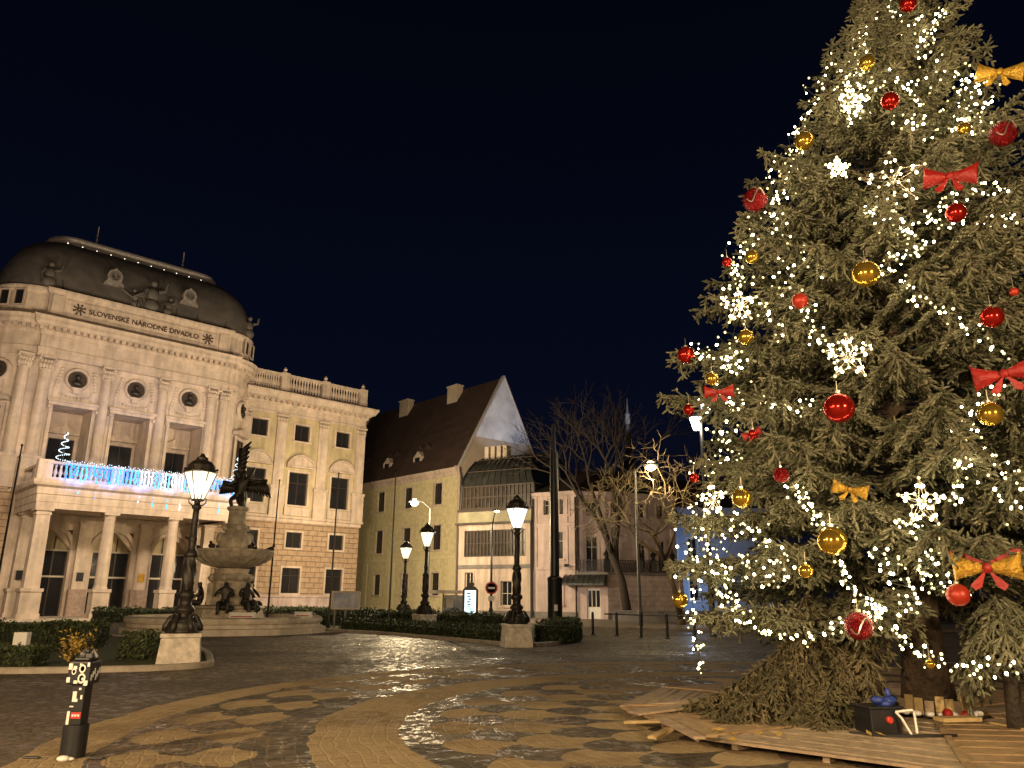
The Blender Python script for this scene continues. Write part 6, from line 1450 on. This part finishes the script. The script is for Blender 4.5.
# baubles: (px, py, radius px, material, label)
BALLS = [(908,4,7,'redball','small red bauble nearest the treetop'),(890,101,8,'redball','red bauble high on the trunk line, above the big star'),(1003,134,11,'redglit','red bauble with pale swirl at upper right, below the gold bow'),
 (755,200,12,'redglit','dark red bauble on upper left silhouette of the spruce'),(956,213,9,'redball','red bauble right below the upper red bow'),(727,262,5,'redball','tiny red bauble at the tip of an upper left branch'),
 (800,301,8,'orangeball','orange red bauble left of the mid-height big gold bauble'),(686,355,9,'redball','glossy red bauble on a left branch tip against the night sky'),(992,317,10,'redball','red bauble at right, above the wide red bow'),
 (839,408,15,'redball','largest glossy red bauble, at the middle of the spruce'),(689,410,6,'redball','small red bauble beside the white lanterns on the left edge'),(781,475,8,'redglit','glittery red bauble left of the gold bow in the middle'),
 (859,626,13,'redglit','big glittery red bauble hanging lowest over the trunk gap'),(958,595,10,'orangeball','matt orange red bauble below the red and gold bow'),(1014,292,4,'orangeball','tiny orange bauble at the right edge'),(753,434,5,'redball','small red bauble on left, beside the small red bow'),(694,478,5,'redball','small red bauble above the dense lights on lower left edge'),
 (866,274,13,'goldball','big gold bauble at the middle, well above the largest red bauble'),(990,414,11,'goldball','pale gold bauble at right, under the wide red bow'),(742,498,10,'goldball','gold bauble on the left, below the glittery red one'),
 (832,541,14,'goldball','largest gold bauble, in the lower middle of the spruce'),(806,571,7,'goldball','small gold bauble just below left of the largest gold one'),(680,600,8,'goldball','gold bauble on the lowest left branch tip, before the pink house'),(712,379,7,'goldball','small gold bauble above the left red bow'),
 (964,129,6,'goldball','small gold bauble in the net of lights at upper right'),(804,141,9,'goldball','gold bauble on the upper left side among the lights'),(867,63,7,'goldball','small gold bauble near the treetop'),(752,257,7,'goldball','gold bauble with lights at upper left, beside the tiny red one'),(746,337,8,'goldball','gold bauble below the bright left star'),(930,664,4,'goldball','tiny gold ring shaped bauble hanging before the trunk')]
for px, py, rp, m, lab in BALLS:
    p = on_crown(px, py, -.34); dist = (Vector(p)-Vector((0,0,CAM_H))).length; r = rp*dist/F_PX/1.08
    t = thing('bauble', lab, 'bauble', p, 0, 'baubles on the spruce'); c = Vector(p)
    mb = MB(); mb.ball(c, r, 22, 16); mb.build('globe', m, t, smooth='all')
    mb = MB(); mb.lathe([(r*.22,r*.93),(r*.22,r*1.16),(r*.1,r*1.2)], c, 10); mb.tube([c+Vector((0,0,r*1.18)), c+Vector((0,0,r*1.18+.12))], .004, 4); mb.build('cap', 'silvercap', t)
    if m == 'redglit' and rp > 9:
        mb = MB(); mb.tube([c+Vector((r*1.0*math.cos(a)*math.cos(b), -r*1.02*abs(math.sin(a)), r*1.0*math.sin(b))) for a,b in [(R(60+i*9), .6*math.sin(i*.6)) for i in range(11)]], r*.06, 5); mb.build('swirl', 'silvercap', t)
BOWS = [(1000,72,17,'goldsatin','gold bow at upper right near the frame edge',20),(950,176,20,'redsatin','red bow right of the big star',10),(1004,374,23,'redsatin','wide red bow at the right edge above the pale gold bauble',-5),(987,568,25,'goldsatin','red bow faced with glittering gold, lowest on the right side',0),(850,490,15,'goldsatin','gold bow in the middle below the largest red bauble',15),(719,392,14,'redsatin','red bow on the left edge above the white lanterns',0),(752,434,9,'redsatin','small dark red bow right of the white lanterns',-20)]
for px, py, w_, m, lab, tl_ in BOWS:
    p = Vector(on_crown(px, py, -.32)); s = w_*(p-Vector((0,0,CAM_H))).length/F_PX
    t = thing('ribbon_bow', lab, 'bow', p, 0, 'ribbon bows on the spruce')
    az = math.atan2(p.y, p.x)-math.pi/2
    xf = Matrix.Translation(p) @ Matrix.Rotation(az,4,'Z') @ Matrix.Rotation(R(tl_),4,'Y')
    for sg in (-1,1):
        mb = MB(xf); n = 9; vs = []; fs = []
        for i in range(n):
            q = i/(n-1); x = sg*s*(.06+.94*math.sin(q*math.pi/2)); hh = s*(.10+.42*q**.8); 
            for j in range(5): v = j/4; vs.append((x, -s*.22*math.sin(q*math.pi)*math.sin(v*math.pi*1.0)-.02*(j%2), hh*(v*2-1)*(1 if q<.98 else .92)+s*.08*q))
        for i in range(n-1):
            for j in range(4): a = i*5+j; fs.append((a,a+5,a+6,a+1))
        vs2 = [(x, y+s*.16+.02, z) for x,y,z in vs]; mb.add(vs+vs2, fs+[tuple(45+q for q in f[::-1]) for f in fs]+[((n-1)*5+j,(n-1)*5+j+45,(n-1)*5+j+46,(n-1)*5+j+1) for j in range(4)])
        mb.build('loop', m, t, smooth='all')
    mb = MB(xf); mb.ball((0,-.02,0), s*.15, 8, 6, 1, .9, 1.2); mb.build('knot', 'redsatin' if py == 568 else m, t, smooth='all')
    for sg in (-1,1):
        mb = MB(xf); mb.slab([(sg*s*.03,-s*.05),(sg*s*.55,-s*.55),(sg*s*.42,-s*.72),(sg*s*.22,-s*.62)], -.01, .012); mb.build('tail', 'redsatin' if py == 568 else m, t)
    if py == 568:
        mb = MB(xf)
        for sg in (-1,1): mb.slab([(sg*s*.08,s*.2),(sg*s*.8,s*.62),(sg*s*1.05,s*.6),(sg*s*1.0,s*.3),(sg*s*.5,s*.12)], .03, .06)
        mb.build('back_loop', 'redsatin', t)
# light strings
me = bpy.data.meshes.new('bulb'); mb = MB(); mb.ball((0,0,0), 1.0, 6, 4); me.from_pydata(mb.v, [], mb.f); me.materials.append(M['bulb'])
me2 = me.copy(); me2.materials.clear(); me2.materials.append(M['bulbdim']); _bc = [0]
def put_bulb(parent, p, r):
    _bc[0] += 1
    o = bpy.data.objects.new('bulb', me if _bc[0] % 2 else me2); COL.objects.link(o); o.parent = parent
    o.location = wmat(parent).inverted() @ Vector(p); o.scale = (r,r,r); return o
STR = [('over the very top of the spruce',[(868,22),(886,8),(905,14),(918,30),(922,52),(938,22),(945,10)],34,.08),
 ('down the dense upper left near the gold bauble by the treetop',[(862,35),(856,62),(850,85),(846,100),(852,118),(862,95),(868,70)],56,.09),
 ('along the upper left silhouette above the dark red bauble',[(832,52),(822,75),(812,100),(795,130),(800,150),(785,158),(774,180),(765,215)],38,.10),
 ('down the left silhouette from the dark red bauble to the bright left star',[(800,160),(785,185),(775,215),(762,228),(750,250),(738,262),(735,285),(738,310)],60,.12),
 ('across the spruce between the big star and the upper red bow',[(862,212),(880,222),(897,222),(915,224),(925,218),(938,205),(958,192),(985,188),(1008,190)],30,.07),
 ('to the right of the small red bauble under the upper red bow',[(925,222),(950,222),(972,224),(995,222),(1018,215)],16,.05),
 ('from the big star down past the big gold bauble',[(893,195),(895,215),(905,235),(925,245),(912,258),(890,256),(882,262)],26,.06),
 ('from the big gold bauble out to the red bauble at the right',[(882,262),(893,272),(905,288),(918,300),(935,310),(955,322),(972,330),(985,342),(1000,350)],24,.06),
 ('down the middle left below the orange red bauble',[(806,302),(804,318),(812,330),(822,345),(840,352),(855,345),(862,335)],22,.07),
 ('scattered round the upper middle above the orange red bauble',[(780,262),(800,255),(815,260),(795,275),(770,285),(768,305),(775,330),(772,345)],24,.14),
 ('thickly down the left edge past the white lanterns',[(738,335),(730,360),(738,375),(728,395),(735,415),(722,432),(728,448),(715,465),(708,480)],68,.15),
 ('out along the left branch with the glossy red bauble',[(692,340),(700,350),(712,358),(724,362),(736,370)],12,.05),
 ('level across the left towards the largest red bauble',[(760,395),(765,402),(782,405),(798,408),(820,406)],12,.04),
 ('steeply from the glittery red bauble towards the largest gold one',[(782,480),(795,492),(808,500),(815,515),(825,528),(838,545)],24,.05),
 ('from the largest gold bauble down to the big glittery red one',[(838,555),(845,575),(852,592),(865,598),(875,608),(888,618),(868,610)],26,.06),
 ('hanging in a swag over the trunk gap at the bottom right',[(880,612),(898,632),(905,648),(922,652),(940,660),(960,668),(980,670),(998,668),(1015,662)],26,.05),
 ('in a swag along the bottom left under the drooping boughs',[(720,585),(732,605),(742,618),(760,628),(782,634),(800,640),(818,635),(838,625),(850,618)],28,.05),
 ('hanging straight down at the lowest left corner of the spruce',[(693,580),(690,600),(693,622),(696,640),(699,655),(703,668)],20,.06),
 ('thickly on the lower left between the gold bauble and the bottom corner',[(705,500),(698,520),(710,535),(700,550),(718,560),(705,575),(725,585),(735,570),(752,562)],66,.17),
 ('from the left gold bauble down to the small gold one',[(742,505),(735,522),(752,535),(765,548),(778,560),(790,572),(768,575),(750,568)],30,.09),
 ('down the right edge below the wide red bow',[(1003,385),(995,400),(975,412),(970,430),(985,448),(1000,462),(1012,480),(1008,500),(1018,520)],28,.09),
 ('winding on the right between pale gold bauble and the lit star',[(955,425),(962,445),(960,462),(972,472),(958,488),(945,500),(925,505)],24,.07),
 ('from the right lit star down towards the red and gold bow',[(905,515),(912,532),(930,540),(938,552),(920,565),(935,580),(948,590),(955,575)],28,.10),
 ('loosely over the lower middle left of the orange red bauble',[(882,545),(875,558),(892,562),(905,575),(900,592),(915,602),(905,618)],22,.09),
 ('in a dense net at the upper right beside the gold bow',[(945,60),(960,72),(948,85),(965,95),(950,110),(972,112),(958,128),(978,122),(985,100),(968,80)],70,.17),
 ('across the upper middle between treetop and the net of lights',[(885,80),(900,85),(915,82),(925,98),(905,120),(925,125),(940,132)],24,.10)]
rnd = random.Random(12)
for lab, pts, n, jit in STR:
    P3 = [Vector(on_crown(px, py, -.05)) for px, py in pts]
    t = thing('light_string', 'fairy lights '+lab, 'fairy lights', P3[0], 0, 'fairy light strings on the spruce')
    n = min(98, int(n*1.85)); seg = [(P3[i+1]-P3[i]).length for i in range(len(P3)-1)]; tot = sum(seg); cable = []
    for i in range(n):
        s = tot*(i+.5)/n; k = 0
        while k < len(seg)-1 and s > seg[k]: s -= seg[k]; k += 1
        p = P3[k].lerp(P3[k+1], min(1, s/max(seg[k],1e-6)))
        p = p + Vector((rnd.gauss(0,jit),rnd.gauss(0,jit)*.6,rnd.gauss(0,jit)))
        put_bulb(t, p, rnd.uniform(.011,.021)); cable.append(p+Vector((0,.02,.015)))
    MB().tube(cable, .004, 3).build('cable', 'wire', t)
# lit stars
STARS = [(893,180,27,5,'big lit star in the upper middle of the spruce'),(848,357,22,5,'lit star right of the middle, above the largest red bauble'),(922,503,22,5,'lit star low on the right, below the pale gold bauble'),(739,306,18,5,'bright lit star on the left silhouette above the glossy red bauble'),(712,500,18,5,'bright lit star on lower left edge near the gold bauble'),(852,100,14,5,'lit star near the top left, below the treetop gold bauble'),(838,168,11,5,'small lit star left of the big star')]
for px, py, rp, npt, lab in STARS:
    p = Vector(on_crown(px, py, -.2)); s = rp*(p-Vector((0,0,CAM_H))).length/F_PX; az = math.atan2(p.y,p.x)-math.pi/2 + (0 if px == 893 else rnd.uniform(-.7,.7))
    t = thing('lit_star', lab, 'star light', p, 0, 'lit star ornaments on the spruce'); xf = Matrix.Translation(p) @ Matrix.Rotation(az,4,'Z')
    vv = [xf @ Vector(((s if i%2 == 0 else s*.45)*math.sin(math.pi*i/5), 0, (s if i%2 == 0 else s*.45)*math.cos(math.pi*i/5))) for i in range(10)]; cf, cb = xf @ Vector((0,-s*.2,0)), xf @ Vector((0,s*.2,0))
    mb = MB()
    for i in range(10): mb.tube([vv[i],vv[(i+1)%10]], .006, 4); mb.tube([vv[i],cf], .005, 4); mb.tube([vv[i],cb], .005, 4)
    mb.build('wire_frame', 'silvercap', t)
    for i in range(10):
        for f in ((.0,.5) if px == 893 else (.0,.5)): put_bulb(t, vv[i].lerp(vv[(i+1)%10], f), .020)
        if i % 2 == 0: put_bulb(t, vv[i].lerp(cf, .4), .018); put_bulb(t, vv[i].lerp(cf, .75), .016)
